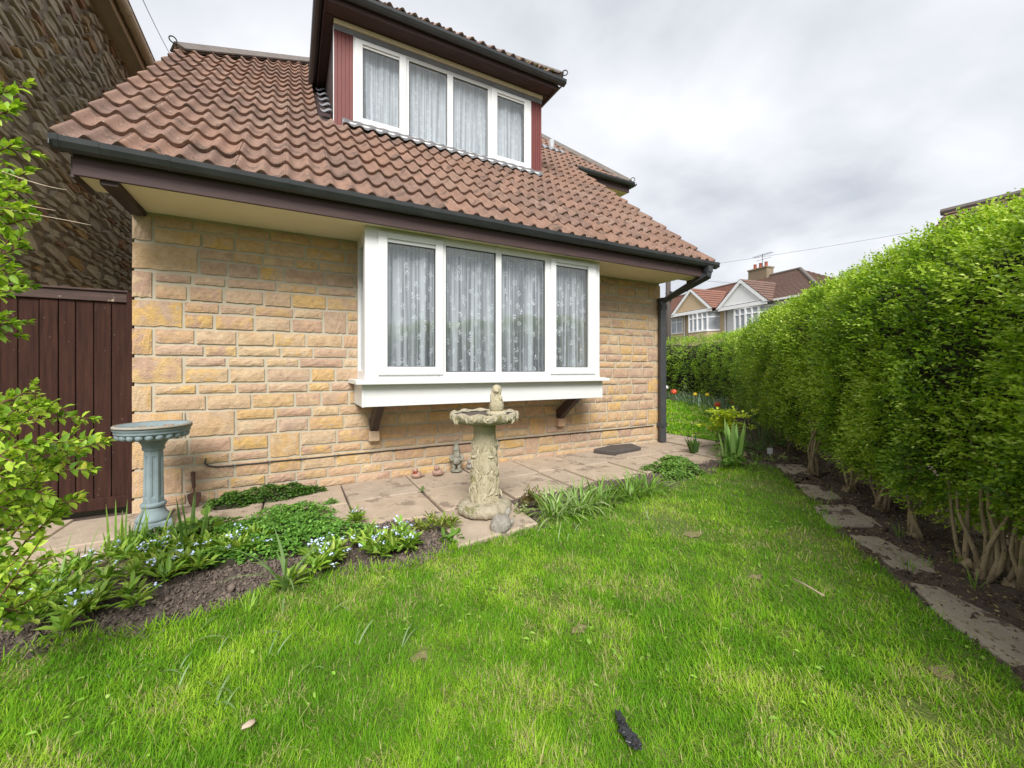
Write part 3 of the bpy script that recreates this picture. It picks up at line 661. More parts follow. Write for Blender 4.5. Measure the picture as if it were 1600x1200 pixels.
def hipline(x, y, dx, dy, L): 
    z = lambda yy: RZ0+(yy-RY0)*SP/CP
    return (x, y, z(y)+0.05), (x+dx*L, y+dy*L, z(y+dy*L)+0.05)
a, b_ = hipline(HLX-0.02, HLY-.02, HLDX, HLDY, 1.25); capping(a, b_, 9, roofo); hip_iron((a[0]-0.0, a[1]-0.03, a[2]+0.03), (-1, -.4), roofo, 0.045)
a2, b2_ = hipline(WX, WY, HRDX, HRDY, 1.3); capping(a2, b2_, 9, roofo); hip_iron((a2[0]+0.02, a2[1]-0.02, a2[2]+0.02), (1, -.6), roofo, 0.05)
# left half-hip and right wing slopes that fall away from the camera, and the back
m_ = MB(); zr = lambda yy: RZ0+(yy-RY0)*SP/CP
m_.add([a, b_, (b_[0]+3.2, b_[1]+0.1, b_[2]+.1), (-0.185, 8.5, zr(HLY)), (2.5, 8.5, zr(HLY))], [(0, 1, 3)])
m_.add([a2, b2_, (WX, 6.5, a2[2])], [(0, 2, 1)]); m_.add([b_, b2_, (5.0, 8.5, 3.5), (0.5, 8.5, 3.5)], [(0, 1, 2, 3)])
m_.build('rear_slope', 'tile', roofo)
# the wing wall and its eaves
wg = MB(); wg.box(X1, WX-0.30, WY+0.22, 5.5, -0.1, zr(WY)-0.16); wg.build('side_wing', 'brick', house)
gy, gzz = WY-0.02, zr(WY)+0.005
MB().box(5.99, WX-0.02, WY, WY+0.02, gzz-0.17, gzz-0.02).build('fascia', 'fascia_brown', house)
sf = MB(); sf.box(5.9, WX-0.02, WY+0.02, WY+0.26, gzz-0.165, gzz-0.155); sf.build('soffit', 'soffit_cream', house)
gutter_x(5.92, WX+0.03, gy, gzz+0.01, house, [6.4, WX-0.06])
gt = MB(); gt.prism([(a_-gy+WX+0.0 if False else WX+0.0-(a_-gy), b__) for a_, b__ in gutter_prof(gy, gzz+0.01)], 'y', WY-0.1, 5.4); gt.build('gutter', 'gutter_black', house, fix=True)
# vent pipe
pv = onpl(862, 236, roof(0, 0), (0, -SP, CP)); m_ = MB(); m_.lathe([(0.055, -0.1), (0.055, 0.24), (0.046, 0.24), (0.046, 0.1)], 16, tuple(pv)); m_.build('vent_pipe', 'vent_grey', roofo, True)
m_ = MB()
for i in range(6):
    for k in (0,):
        u0 = pv[0]-0.32+i*0.1; w = lambda u: 0.055+0.019*math.cos(2*math.pi*(u-VX0)/(TW/2))
        v0 = (pv[1]-RY0)/CP
        m_.add([tuple(roof(u0+j*0.02, vv, w(u0+j*0.02))) for vv in (v0-.12, v0+.1) for j in range(6)], [(j, j+1, 7+j, 6+j) for j in range(5)])
m_.build('vent_flashing', 'lead', roofo, True)

# ------------------------------------------------------------------ windows
def rect_frame(mb, x0, x1, z0, z1, yf, w, dep, wt=None, wb=None):
    """four butted members, front face at yf"""
    wt = wt or w; wb = wb or w
    mb.box(x0, x0+w, yf, yf+dep, z0, z1); mb.box(x1-w, x1, yf, yf+dep, z0, z1)
    mb.box(x0+w, x1-w, yf, yf+dep, z1-wt, z1); mb.box(x0+w, x1-w, yf, yf+dep, z0, z0+wb)
def pane(x0, x1, z0, z1, y, parent):
    return MB().box(x0-.004, x1+.004, y, y+.004, z0-.004, z1+.004).build('pane', 'glass', parent)
def sash(x0, x1, z0, z1, gx0, gx1, gz0, gz1, yf, parent):
    s_ = MB(); s_.box(x0, gx0, yf, yf+.05, z0, z1); s_.box(gx1, x1, yf, yf+.05, z0, z1); s_.box(gx0, gx1, yf, yf+.05, gz1+.03, z1); s_.box(gx0, gx1, yf, yf+.05, z0, gz0)
    s_.box(gx0, gx1, yf+.016, yf+.05, gz1, gz1+.0295)
    so_ = s_.build('sash', 'upvc', parent, bev=0.004)
    gk = MB(); rect_frame(gk, gx0-.002, gx1+.002, gz0-.002, gz1+.002, yf+.020, 0.008, .006); gk.build('gasket', 'cable_black', so_)
    pane(gx0, gx1, gz0, gz1, yf+.028, so_); return so_
bay = empty('bay_window', None, None); bay.parent = house
YF = -0.50
fm = MB(); hz0, hz1 = 1.022, 2.326
for xa, xb in ((1.614, 1.735), (2.268, 2.331), (2.846, 2.909), (3.423, 3.50), (4.08, 4.158)): fm.box(xa, xb, YF, YF+.06, hz0, hz1)
for xa, xb in ((1.735, 2.268), (2.331, 2.846), (2.909, 3.423), (3.50, 4.08)): fm.box(xa, xb, YF+.002, YF+.058, 2.258, hz1); fm.box(xa, xb, YF+.002, YF+.058, hz0, 1.086)
fm.build('window_frame', 'upvc', bay, bev=0.004)
sash(1.722, 2.300, 1.062, 2.292, 1.799, 2.227, 1.133, 2.212, YF-.018, bay)
sash(3.487, 4.093, 1.062, 2.292, 3.553, 3.984, 1.133, 2.225, YF-.018, bay)
for xa, xb in ((2.331, 2.846), (2.909, 3.423)):
    gk = MB(); rect_frame(gk, xa-.001, xb+.001, 1.085, 2.259, YF+.012, .009, .006); gk.build('gasket', 'cable_black', bay); pane(xa, xb, 1.088, 2.256, YF+.02, bay)
for xs_, sg in ((1.614, 1), (4.158, -1)):               # side lights back to the wall
    s_ = MB(); xa, xb = sorted((xs_+0.006*sg, xs_+.06*sg))
    for ya, yb in ((YF+.06, YF+.13), (-0.065, 0.0)): s_.box(xa, xb, ya, yb, hz0, hz1)
    s_.box(xa, xb, YF+.13, -.065, 2.24, hz1); s_.box(xa, xb, YF+.13, -.065, hz0, 1.10)
    s_.build('side_frame', 'upvc', bay, bev=0.004)
    xa, xb = sorted((xs_+.03*sg, xs_+.034*sg)); MB().box(xa, xb, YF+.126, -.061, 1.096, 2.244).build('pane', 'glass', bay)
sl_ = MB(); sl_.prism([(-0.575, 0.982), (-0.575, 1.006), (-0.50, 1.021), (-0.001, 1.021), (-0.001, 0.982)], 'x', 1.538, 4.240); sl_.build('window_sill', 'upvc', bay, bev=0.004)
ap = MB(); ap.box(1.592, 4.196, -0.50, -0.001, 0.790, 0.9805); ap.build('apron_panel', 'upvc', bay, bev=0.003)
tr_ = MB(); tr_.box(1.590, 1.614, -0.504, -0.4795, 0.788, 0.980); tr_.box(4.174, 4.198, -0.504, -0.4795, 0.788, 0.980); tr_.build('corner_trim', 'upvc', bay, bev=0.003)
cap = MB(); cap.box(1.604, 4.168, YF-.008, YF+.012, 2.3265, 2.338); cap.build('head_trim', 'soffit_cream', bay)
for xc in (1.765, 3.935):
    b_ = MB(); b_.prism([(-0.004, 0.525), (-0.075, 0.525), (-0.42, 0.789), (-0.26, 0.789), (-0.004, 0.62)], 'x', xc-.034, xc+.034); bo = b_.build('bracket', 'dark_timber', bay, bev=0.004, fix=True)
    c = MB(); c.box(xc-.05, xc+.05, -0.085, -0.004, 0.425, 0.524); c.build('corbel', 'brick', bo, bev=0.008)
ib = MB(); ib.add([(1.68, -0.43, 1.023), (4.09, -.43, 1.023), (4.09, 0.02, 1.023), (1.68, 0.02, 1.023)], [(0, 1, 2, 3)]); ib.build('window_board', 'upvc', bay)
def curtain(name, x0, x1, z0, z1, y, mat, label, folds, amp, seed):
    n = int((x1-x0)/0.008); r2 = random.Random(seed); V = []; ph = [r2.uniform(0, 6.28) for _ in range(4)]
    nz = 6
    for i in range(n+1):
        x = x0+(x1-x0)*i/n; u = (x-x0)
        for k in range(nz+1):
            w = k/nz; a = folds*u+0.9*math.sin(u*3.1+ph[0])+0.35*math.sin(w*2+ph[1]+u*2)
            off = math.sin(a)+0.45*math.sin(2.3*a+ph[2])+0.25*math.sin(5.1*u*6+ph[3])
            V.append((x+0.004*math.sin(a*0.5+w*3), y+amp*off*(0.55+0.45*(1-w)), z0+(z1-z0)*w))
    m_ = nz+1; Fq = [(i*m_+k, (i+1)*m_+k, (i+1)*m_+k+1, i*m_+k+1) for i in range(n) for k in range(nz)]
    me = fast_mesh(name, V, Fq, mat, True); uvl = me.uv_layers.new(name='UVMap'); uv = np.empty(len(me.loops)*2, np.float32)
    vi = np.empty(len(me.loops), np.int32); me.loops.foreach_get('vertex_index', vi); Va = np.array(V)
    uv[0::2] = Va[vi, 0]*1.7; uv[1::2] = Va[vi, 2]; uvl.data.foreach_set('uv', uv)
    return tag(link(bpy.data.objects.new(name, me)), label, 'curtain')
curtain('net_curtain', 1.68, 4.10, 1.03, 2.31, -0.385, 'net', 'white dotted net curtain hanging in folds inside the bay window', 36, 0.026, 3)

# dormer
dorm = empty('dormer'); dorm.parent = house
DZ0, DZ1 = 4.05, 5.215
FX0, FX1 = 1.744, 4.244
for xa, xb in ((DX0, DX0+.03), (DX1-.03, DX1)):
    dm = MB(); dm.prism([(DY+.03, roof(0, (DY-RY0)/CP)[2]-.05), (3.0, 5.45), (DY+.03, 5.45)], 'x', xa, xb); dm.build('cheek', 'dark_timber', dorm)
def clad(x0, x1, z0, z1, nr):
    m_ = MB(); w = (x1-x0)/nr
    for i in range(nr):
        c = MB(); c.box(x0+i*w+.003, x0+(i+1)*w-.003, DY-.012, DY+.02, z0, z1); m_.add(c.v, c.f)
    m_.box(x0, x1, DY-.004, DY+.024, z0, z1); return m_.build('cladding_panel', 'cladding', dorm)
clad(DX0, FX0-.012, DZ0-.02, 5.205, 5); clad(FX1+.012, DX1, DZ0-.02, 5.205, 5)
cs = MB(); cs.box(DX0-.004, DX0+.004, DY-.018, DY+.03, DZ0, 5.21); cs.build('corner_strip', 'upvc', dorm)
fm = MB(); z0d, z1d = 4.092, 5.165
for xa, xb in ((FX0-.012, FX0+.03), (2.345, 2.412), (2.932, 3.014), (3.535, 3.61), (FX1-.045, FX1+.012)): fm.box(xa, xb, DY-.02, DY+.05, z0d, z1d)
for xa, xb in ((FX0+.03, 2.345), (2.412, 2.932), (3.014, 3.535), (3.61, FX1-.045)): fm.box(xa, xb, DY-.018, DY+.048, 5.112, z1d); fm.box(xa, xb, DY-.018, DY+.048, z0d, 4.145)
fm.build('window_frame', 'upvc', dorm, bev=0.004)
sash(FX0+.006, 2.372, 4.118, 5.142, 1.84, 2.286, 4.190, 5.066, DY-.038, dorm); sash(3.590, FX1-.006, 4.118, 5.142, 3.678, 4.127, 4.190, 5.066, DY-.038, dorm)
for xa, xb in ((2.412, 2.932), (3.014, 3.535)):
    gk = MB(); rect_frame(gk, xa-.001, xb+.001, 4.144, 5.113, DY-.006, .009, .006); gk.build('gasket', 'cable_black', dorm); pane(xa, xb, 4.147, 5.110, DY, dorm)
sl_ = MB(); sl_.prism([(DY-.10, 4.045), (DY-.10, 4.066), (DY-.02, 4.091), (DY+.03, 4.091), (DY+.03, 4.045)], 'x', 1.605, 4.415); sl_.build('window_sill', 'upvc', dorm, bev=0.003)
ld = MB(); ld.prism([(DY-.055, 3.97), (DY-.055, 4.044), (DY+.02, 4.044), (DY+.02, 3.97)], 'x', 1.63, 4.40)
n = 90                                                  # lead apron dressed over the tiles
xsn = [1.60+(4.43-1.60)*i/n for i in range(n+1)]
vd = (DY-RY0)/CP
rows = [[tuple(roof(x, vd-d_, w0+0.017*math.cos(2*math.pi*(x-VX0)/(TW/2))*k_)) for x in xsn] for d_, w0, k_ in ((0.0, 0.075, 0.3), (0.09, 0.058, 0.8), (0.15, 0.052, 1.0))]
ld.add([p for r__ in rows for p in r__], [((a_+1)*(n+1)+i, (a_+1)*(n+1)+i+1, a_*(n+1)+i+1, a_*(n+1)+i) for a_ in range(2) for i in range(n)])
ld.build('lead_apron', 'lead_dark', dorm)
for sx_, x0_ in ((-1, DX0), (1, DX1)):                  # stepped soakers beside the cheeks
    for j in range(6):
        vv = vd+0.02+j*GAUGE; c = MB(); xa, xb = (x0_-0.13, x0_-.002) if sx_ < 0 else (x0_+.002, x0_+.10)
        ws = [xa+(xb-xa)*i/6 for i in range(7)]
        v0 = (int(vv/GAUGE)+1)*GAUGE-0.05
        c.add([tuple(roof(x, v0+dv, 0.052+0.019*math.cos(2*math.pi*(x-VX0)/(TW/2)))) for dv in (0.0, 0.12) for x in ws], [(i, i+1, 8+i, 7+i) for i in range(6)])
        c.build('soaker', 'lead', dorm, True)
# eaves of the dormer
EY, EX0, EX1, EZ = 0.93, 1.40, 4.56, 5.36
ls = MB(); ls.box(DX0+.002, DX1-.002, DY-.026, DY+.02, 5.166, 5.232); ls.build('lead_strip', 'lead', dorm)
fz = MB(); fz.box(DX0+.002, DX1-.002, DY-.045, DY+.02, 5.233, 5.285); fz.build('frieze_board', 'soffit_cream', dorm, bev=0.003)
sf = MB(); sf.box(EX0+.02, EX1-.02, EY+.022, DY-.05, 5.295, 5.305); sf.build('soffit', 'fascia_brown', dorm)
sf = MB(); sf.box(EX0+.022, DX0-.004, EY+.2, 2.7, 5.288, 5.298); sf.box(DX1+.004, EX1-.022, EY+.2, 2.7, 5.288, 5.298); sf.box(DX0-.002, DX1+.002, DY-.049, DY+.3, 5.287, 5.300); sf.build('side_soffit', 'dark_timber', dorm)
fs = MB(); fs.box(EX0, EX1, EY, EY+.02, 5.285, 5.40); fs.box(EX0, EX0+.02, EY+.0205, 2.75, 5.28, 5.40); fs.box(EX1-.02, EX1, EY+.0205, 2.75, 5.28, 5.40); fs.build('fascia', 'fascia_brown', dorm)
gutter_x(EX0-.10, EX1+.10, EY-.002, EZ+.045, dorm, [EX0+.05, 2.1, 2.95, 3.75, EX1-.04])
for x_, sg in ((EX0-.002, 1), (EX1+.002, -1)):
    gt = MB(); gt.prism([(x_+sg*(a_-0), b__) for a_, b__ in gutter_prof(0, EZ+.045)], 'y', EY-.0, 2.72); gt.build('gutter', 'gutter_black', dorm, fix=True)
# dormer roof, hipped, pan tiles in courses
droof = MB(); DP = R(38); dc, ds = math.cos(DP), math.sin(DP)
def dtile(face, u, v, w):
    if face == 'f': return (u, EY-.06+v*dc-w*ds, EZ+.06+v*ds+w*dc)
    if face == 'l': return (EX0-.06+v*dc-w*ds, u, EZ+.06+v*ds+w*dc)
    return (EX1+.06-v*dc+w*ds, u, EZ+.06+v*ds+w*dc)
random.seed(3)
for row in range(6):
    v = row*GAUGE
    for c in range(12):
        u = EX0-.06+c*TW
        if u < EX0-.06+(v+.12)*dc-.02 or u+TW > EX1+.06-(v+.12)*dc+.02: continue
        droof.rv = random.random(); droof.add([dtile('f', u+a_, v+b__, c_) for a_, b__, c_ in tile_b.v], tile_b.f)
    for c in range(7):
        u = EY-.06+c*TW
        if u < EY-.06+(v+.3)*dc: continue
        droof.rv = random.random()
        droof.add([dtile('l', u+a_, v+b__, c_) for a_, b__, c_ in tile_b.v], [f[::-1] for f in tile_b.f]); droof.add([dtile('r', u+a_, v+b__, c_) for a_, b__, c_ in tile_b.v], tile_b.f)
Lr = (EX1-EX0)/2; zt_ = EZ+.05; droof.add([(EX0-.05, EY-.05, zt_), (EX1+.05, EY-.05, zt_), (EX1-Lr+.1, EY+Lr, zt_+Lr*math.tan(DP)), (EX0+Lr-.1, EY+Lr, zt_+Lr*math.tan(DP)), (EX0-.05, 3.4, zt_), (EX1+.05, 3.4, zt_), (EX0+Lr-.1, 4.5, zt_+Lr*math.tan(DP)), (EX1-Lr+.1, 4.5, zt_+Lr*math.tan(DP))], [(0, 1, 2, 3), (4, 0, 3, 6), (1, 5, 7, 2)])
dro = droof.build('dormer_roof', 'tile', dorm, rnd=True); tag(dro, kind='stuff')
zt = EZ+.06; Lh = (EX1-EX0)/2+.06
capping((EX1+.05, EY-.05, zt+.05), (EX1+.06-1.5, EY-.06+1.5, zt+.05+1.5*math.tan(DP)), 5, dorm); capping((EX0-.05, EY-.05, zt+.05), (EX0-.06+1.5, EY-.06+1.5, zt+.05+1.5*math.tan(DP)), 5, dorm)
hip_iron((EX1+.06, EY-.06, zt+.06), (1, -.7), dorm, 0.045); hip_iron((EX0-.06, EY-.06, zt+.06), (-1, -.7), dorm, 0.045)
mo = MB()
for i in range(26): mo.blob((random.uniform(3.6, EX1), EY-.07+random.uniform(-.01, .05), zt+.045+random.uniform(0, .03)), random.uniform(.012, .028), i, 0.5, 1)
tag(mo.build('moss', 'moss', dorm, True), kind='stuff')
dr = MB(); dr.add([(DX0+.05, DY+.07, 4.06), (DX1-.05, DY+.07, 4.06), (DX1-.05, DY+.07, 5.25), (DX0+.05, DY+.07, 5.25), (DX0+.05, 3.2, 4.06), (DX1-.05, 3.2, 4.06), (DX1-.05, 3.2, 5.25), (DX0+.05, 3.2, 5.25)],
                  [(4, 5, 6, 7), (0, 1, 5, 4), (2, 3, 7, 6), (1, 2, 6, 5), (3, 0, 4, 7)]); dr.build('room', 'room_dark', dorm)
curtain('net_curtain', 1.80, 4.19, 4.10, 5.15, DY+.10, 'net_up', 'pale patterned net curtain inside the dormer window', 32, 0.022, 8)
# low cable clipped along the wall
pts = [ony(322, 716, -0.012), ony(320, 724, -0.02), ony(327, 728.5, -0.014)]+[ony(x, 729.5+(x-339)*(665.3-729.5)/(1023.6-339)+random.uniform(-.4, .4), -0.02) for x in range(339, 1024, 22)]
cb = MB(); cb.tube([tuple(p) for p in pts], 0.006, 6); tag(cb.build('cable', 'cable_black', None, True), 'thin black cable clipped low along the stone block wall', 'cable')

# ------------------------------------------------------------------ stone house next door
nb = empty('stone_house', 'tall rubble stone house with beige eaves behind the brown gate', 'house')
NX = -1.15; NZ = 5.74
nw = MB(); nw.box(NX-4, NX-0.03, 0.9, 9.0, -0.1, NZ); nwo = nw.build('rubble_wall', 'stone_mortar', nb)
def rubble_mb(seed):
    r2 = random.Random(seed); mb = MB(); n = 9; outl = []
    for i in range(n):
        a = 2*math.pi*i/n+r2.uniform(-.22, .22); rr = r2.uniform(0.80, 1.12)
        u = math.copysign(abs(math.cos(a))**0.65, math.cos(a))*rr*0.5; w = math.copysign(abs(math.sin(a))**0.75, math.sin(a))*rr*0.5; outl.append((u, w))
    V = [(-0.05, u, w) for u, w in outl]+[(r2.uniform(.010, .030), u*.90, w*.86) for u, w in outl]+[(r2.uniform(.016, .032), r2.uniform(-.1, .1), r2.uniform(-.1, .1))]
    Fs = [(i, (i+1) % n, n+(i+1) % n, n+i) for i in range(n)]+[(n+i, n+(i+1) % n, 2*n) for i in range(n)]
    mb.add(V, Fs); return mb
rub = [rubble_mb(40+i) for i in range(14)]; rub_ms = [q.mesh('stone', 'rubble') for q in rub]
stones = []; z = 1.0; r2 = random.Random(77)
while z < NZ+0.05:
    h = r2.uniform(0.055, 0.125) if r2.random() < 0.86 else r2.uniform(0.14, 0.22); y = 0.85+r2.uniform(0, .2)
    while y < 5.6:
        L = r2.uniform(1.3, 3.6)*h if h > 0.13 else r2.uniform(0.14, 0.46)
        stones.append((y, z, L*r2.uniform(.86, .98), h*r2.uniform(0.78, 1.02), r2.uniform(-.20, .12))); y += L
    z += h*0.93
def stone_px(s):
    p = np.array([NX, s[0]+s[2]/2, s[1]])-CAM; zc = p@FW; px, py = CX+F*(p@RT)/zc, CY-F*(p[2])/zc
    return s[2]*s[3]/zc**2*(1 if -30 < px < 225 and -30 < py < 470 else 0.001)
stones.sort(key=stone_px, reverse=True); rest = MB()
for i, (y, z, L, h, t) in enumerate(stones):
    q = r2.randrange(14)
    if i < 295: inst('stone', rub_ms[q], nwo, (NX-0.02+r2.uniform(-.012, .018), y+L/2, z+h/2), (t, 0, r2.uniform(-.06, .06)), (1, L*.98, h*.97))
    else:
        rest.rv = r2.random(); ct, st = math.cos(t), math.sin(t)
        rest.add([(NX-.02+a_, y+L/2+(b__*L*.98*ct-c_*h*.97*st), z+h/2+(b__*L*.98*st+c_*h*.97*ct)) for a_, b__, c_ in rub[q].v], rub[q].f)
tag(rest.build('stone', 'rubble', nwo, rnd=True), kind='stuff')
m_ = MB(); m_.box(NX-.02, NX+.20, 0.9, 9.0, NZ-.005, NZ+.03); m_.build('soffit', 'beige_paint', nb)
m_ = MB(); m_.box(NX+.20, NX+.225, 0.9, 9.0, NZ-.03, NZ+.16); m_.build('fascia', 'beige_paint', nb)
m_ = MB(); m_.tube([(NX+.30, 0.9, NZ+.10), (NX+.30, 9.0, NZ+.10)], 0.062, 12); go = m_.build('gutter', 'beige_paint', nb, True)
for y in np.arange(1.2, 9, 0.9):
    m_ = MB(); m_.tube([(NX+.30, y, NZ+.10), (NX+.30, y+.04, NZ+.10)], 0.070, 12); m_.build('gutter_bracket', 'beige_paint', go, True)
m_ = MB(); m_.prism([(NX+.36, NZ+.17), (NX-2.1, NZ+1.7), (NX-2.1, NZ+1.62), (NX+.34, NZ+.11)], 'y', 0.8, 9.1); m_.build('roof', 'far_tile_brown', nb, fix=True)
# gate
gate = empty('side_gate', 'dark brown boarded gate with weathered top rail beside the house corner', 'gate')
x = -1.32; gi = 0
while x < -0.06:
    w = random.uniform(0.088, 0.108); w = min(w, -0.05-x)
    MB().box(x, x+w-.005, 0.095+random.uniform(-.003, .003), 0.117, 0.05+random.uniform(0, .015)+float(gz(x)), 1.625).build('plank', 'gate_wood', gate, bev=0.004); x += w; gi += 1
MB().box(-1.33, -0.045, 0.075, 0.125, 1.626, 1.70).build('top_rail', 'gate_weathered', gate, bev=0.005)
MB().box(-1.34, -0.04, 0.06, 0.135, 1.702, 1.716).build('capping', 'gate_weathered', gate, bev=0.003)
MB().box(-1.33, -0.05, 0.07, 0.094, 0.045, 0.135).build('bottom_rail', 'gate_wood', gate, bev=0.005)
MB().box(-0.048, -0.008, 0.05, 0.13, 0.0, 1.70).build('post', 'gate_wood', gate, bev=0.004)

# ------------------------------------------------------------------ far houses across the road
phi = PSI+math.atan((560-800)/640)
fd = np.array([math.sin(phi), math.cos(phi), 0]); fn = np.array([fd[1], -fd[0], 0]); P0 = at(1145, 500, 28.0)
rz = math.atan2(-fd[1], -fd[0])                          # local x runs to the right along the fronts, y into the houses
def far_window(par, x0, x1, z0, z1, y, lights, top=0.32, name='window'):
    wo_ = MB().box(x0, x1, y+.04, y+.06, z0, z1).build(name, 'far_glass', par)
    f = MB(); w = .07; rect_frame(f, x0-.04, x1+.04, z0-.04, z1+.04, y, w, .06)
    wd = (x1-x0)/lights
    for i in range(1, lights): f.box(x0+i*wd-.045, x0+i*wd+.045, y+.001, y+.059, z0+.03, z1-.03)
    for i in range(lights): f.box(x0+i*wd+.046, x0+(i+1)*wd-.046, y+.004, y+.055, z1-top-.04, z1-top+.04)
    f.build('window_frame', 'far_white', wo_)
    bl = MB(); bl.box(x0+.02, x1-.02, y+.061, y+.07, z0+.03, z0+(z1-z0)*.62); bl.build('blind', 'far_blind', wo_)
    return wo_
def curved_bay(par, xc, w, z0, z1, y, proj, lights, mat):
    """segmented bay: wall below, lights between white posts"""
    pts = [(xc-w/2, y), (xc-w*.30, y-proj), (xc, y-proj*1.12), (xc+w*.30, y-proj), (xc+w/2, y)]
    b_ = MB(); b_.prism(pts, 'z', 0, z0-.12); b_.build('bay_wall', mat, par, fix=True)
    gl_ = MB(); gl_.prism([(p[0]*.995+xc*.005, p[1]+.05) for p in pts], 'z', z0, z1); go_ = gl_.build('bay_glazing', 'far_glass', par, fix=True)
    f = MB(); f.prism([(xc+(p[0]-xc)*1.03, p[1]-.05) for p in pts], 'z', z0-.14, z0-.02); f.prism([(xc+(p[0]-xc)*1.01, p[1]-.03) for p in pts], 'z', z1, z1+.10)
    for i in range(4):
        a_, c_ = np.array(pts[i]), np.array(pts[i+1])
        for t in ((0, .5) if i in (1, 2) else (0,)):
            p = a_+(c_-a_)*t; f.box(p[0]-.055, p[0]+.055, p[1]-.03, p[1]+.05, z0-.02, z1)
        t0, t1 = a_+(c_-a_)*.04, a_+(c_-a_)*.96; zt_ = z1-.38
        f.add([(t0[0], t0[1]-.01, zt_), (t1[0], t1[1]-.01, zt_), (t1[0], t1[1]-.01, zt_+.09), (t0[0], t0[1]-.01, zt_+.09), (t0[0], t0[1]+.05, zt_), (t1[0], t1[1]+.05, zt_), (t1[0], t1[1]+.05, zt_+.09), (t0[0], t0[1]+.05, zt_+.09)],
              [(0, 1, 2, 3), (4, 7, 6, 5), (3, 2, 6, 7), (0, 4, 5, 1)])
    f.build('window_frame', 'far_white', go_)
def tile_slope(mb, A, B, C_, D, rows, th=0.05):
    """stepped courses between the eave A-B and the top D-C"""
    A, B, C_, D = map(np.array, (A, B, C_, D)); n_ = np.cross(B-A, D-A); n_ = n_/np.linalg.norm(n_)
    if n_[2] < 0: n_ = -n_
    for i in range(rows):
        a0, b0 = A+(D-A)*i/rows, B+(C_-B)*i/rows; a1, b1 = A+(D-A)*(i+1)/rows, B+(C_-B)*(i+1)/rows
        mb.add([a0+n_*th, b0+n_*th, b1+n_*th*.25, a1+n_*th*.25, a0, b0], [(0, 1, 2, 3), (4, 5, 1, 0)])
def gable(par, xc, w, z0, zp, y, face, tile):
    """small front gable with white barge boards over a bay"""
    m_ = MB(); m_.prism([(xc-w/2, z0), (xc+w/2, z0), (xc, zp)], 'y', y+.10, y+.14); go_ = m_.build('gable', face, par, fix=True)
    m_ = MB()
    for s_ in (-1, 1):
        m_.prism([(xc+s_*(w/2+.18), z0-.12), (xc+s_*(w/2-.12), z0-.12), (xc, zp-.10), (xc, zp+.16)], 'y', y-.02, y+.09)
    m_.box(xc-w/2-.05, xc+w/2+.05, y+.02, y+.099, z0-.28, z0-.05); m_.build('barge_board', 'far_white', go_, fix=True)
    m_ = MB(); k = 5.0
    for s_ in (-1, 1):
        tile_slope(m_, (xc+s_*(w/2+.2), y-.03, z0-.10), (xc+s_*(w/2+.2), y+1.2, z0-.10), (xc, y+k, zp+.15), (xc, y-.03, zp+.15), 8)
    m_.build('gable_roof', tile, go_)
# tan house (left), white house (right) share a party wall at x = -0.47
eave_z, ridge_y, ridge_z = 5.42, 4.2, 7.95
t1 = empty('semi_detached_house', 'tan rendered semi-detached house with white edged gable across the road', 'house', (P0[0], P0[1], 0), rz)
m_ = MB(); m_.box(-11, -0.47, 0, 8.4, -0.1, eave_z); m_.build('wall', 'render_tan', t1)
m_ = MB(); tile_slope(m_, (-11.2, -.25, eave_z), (-.47, -.25, eave_z), (-.47, ridge_y, ridge_z), (-11.2, ridge_y, ridge_z), 22); tile_slope(m_, (-11.2, 8.6, eave_z), (-.47, 8.6, eave_z), (-.47, ridge_y, ridge_z), (-11.2, ridge_y, ridge_z), 10); ro = m_.build('roof', 'far_tile_red', t1)
m_ = MB(); m_.tube([(-11.2, ridge_y, ridge_z+.05), (-.47, ridge_y, ridge_z+.05)], .10, 8); m_.build('ridge', 'far_tile_brown', ro)
gable(t1, -3.05, 3.7, 5.55, 7.05, -.75, 'render_tan', 'far_tile_red')
curved_bay(t1, -2.45, 2.85, 4.02, 5.22, 0, .62, 5, 'render_tan')
far_window(t1, -5.80, -4.62, 4.05, 5.25, -.06, 2)
m_ = MB(); m_.box(-11, -4.95, -.36, -.25, eave_z-.1, eave_z); m_.box(-1.1, -.47, -.36, -.25, eave_z-.1, eave_z); m_.tube([(-4.35, -.1, eave_z), (-4.35, -.06, 5.0), (-4.35, -.06, .2)], .05, 8); m_.build('gutter', 'far_white', t1)
m_ = MB(); m_.box(-1.95, -1.75, -.012, 0, 3.52, 3.66); m_.build('air_brick', 'terracotta', t1)
t2 = empty('semi_detached_house', 'white rendered semi-detached house with pointed gable and curved bay', 'house', (P0[0], P0[1], 0), rz)
m_ = MB(); m_.box(-.469, 5.6, 0.002, 8.4, -0.1, eave_z); m_.build('wall', 'render_white', t2)
m_ = MB(); tile_slope(m_, (-.468, -.25, eave_z), (5.9, -.25, eave_z), (1.7, ridge_y, ridge_z), (-.468, ridge_y, ridge_z), 22); tile_slope(m_, (5.9, -.25, eave_z), (5.9, 8.6, eave_z), (1.7, ridge_y, ridge_z), (1.7, ridge_y, ridge_z), 22); ro = m_.build('roof', 'far_tile_brown', t2)
m_ = MB(); m_.tube([(-.46, ridge_y, ridge_z+.06), (1.7, ridge_y, ridge_z+.06), (5.9, -.25, eave_z+.08)], .11, 8); m_.build('ridge', 'ridge_tile', ro)
gable(t2, 1.22, 3.5, 5.42, 6.85, -.75, 'render_white', 'far_tile_brown')
curved_bay(t2, 1.55, 2.9, 3.75, 5.05, 0, .62, 5, 'render_white')
m_ = MB(); m_.box(-.46, 5.9, -.36, -.25, eave_z-.1, eave_z); m_.tube([(-.55, -.2, eave_z), (-.55, -.06, 5.1), (-.55, -.06, .2)], .055, 8); m_.build('gutter', 'far_white', t2)
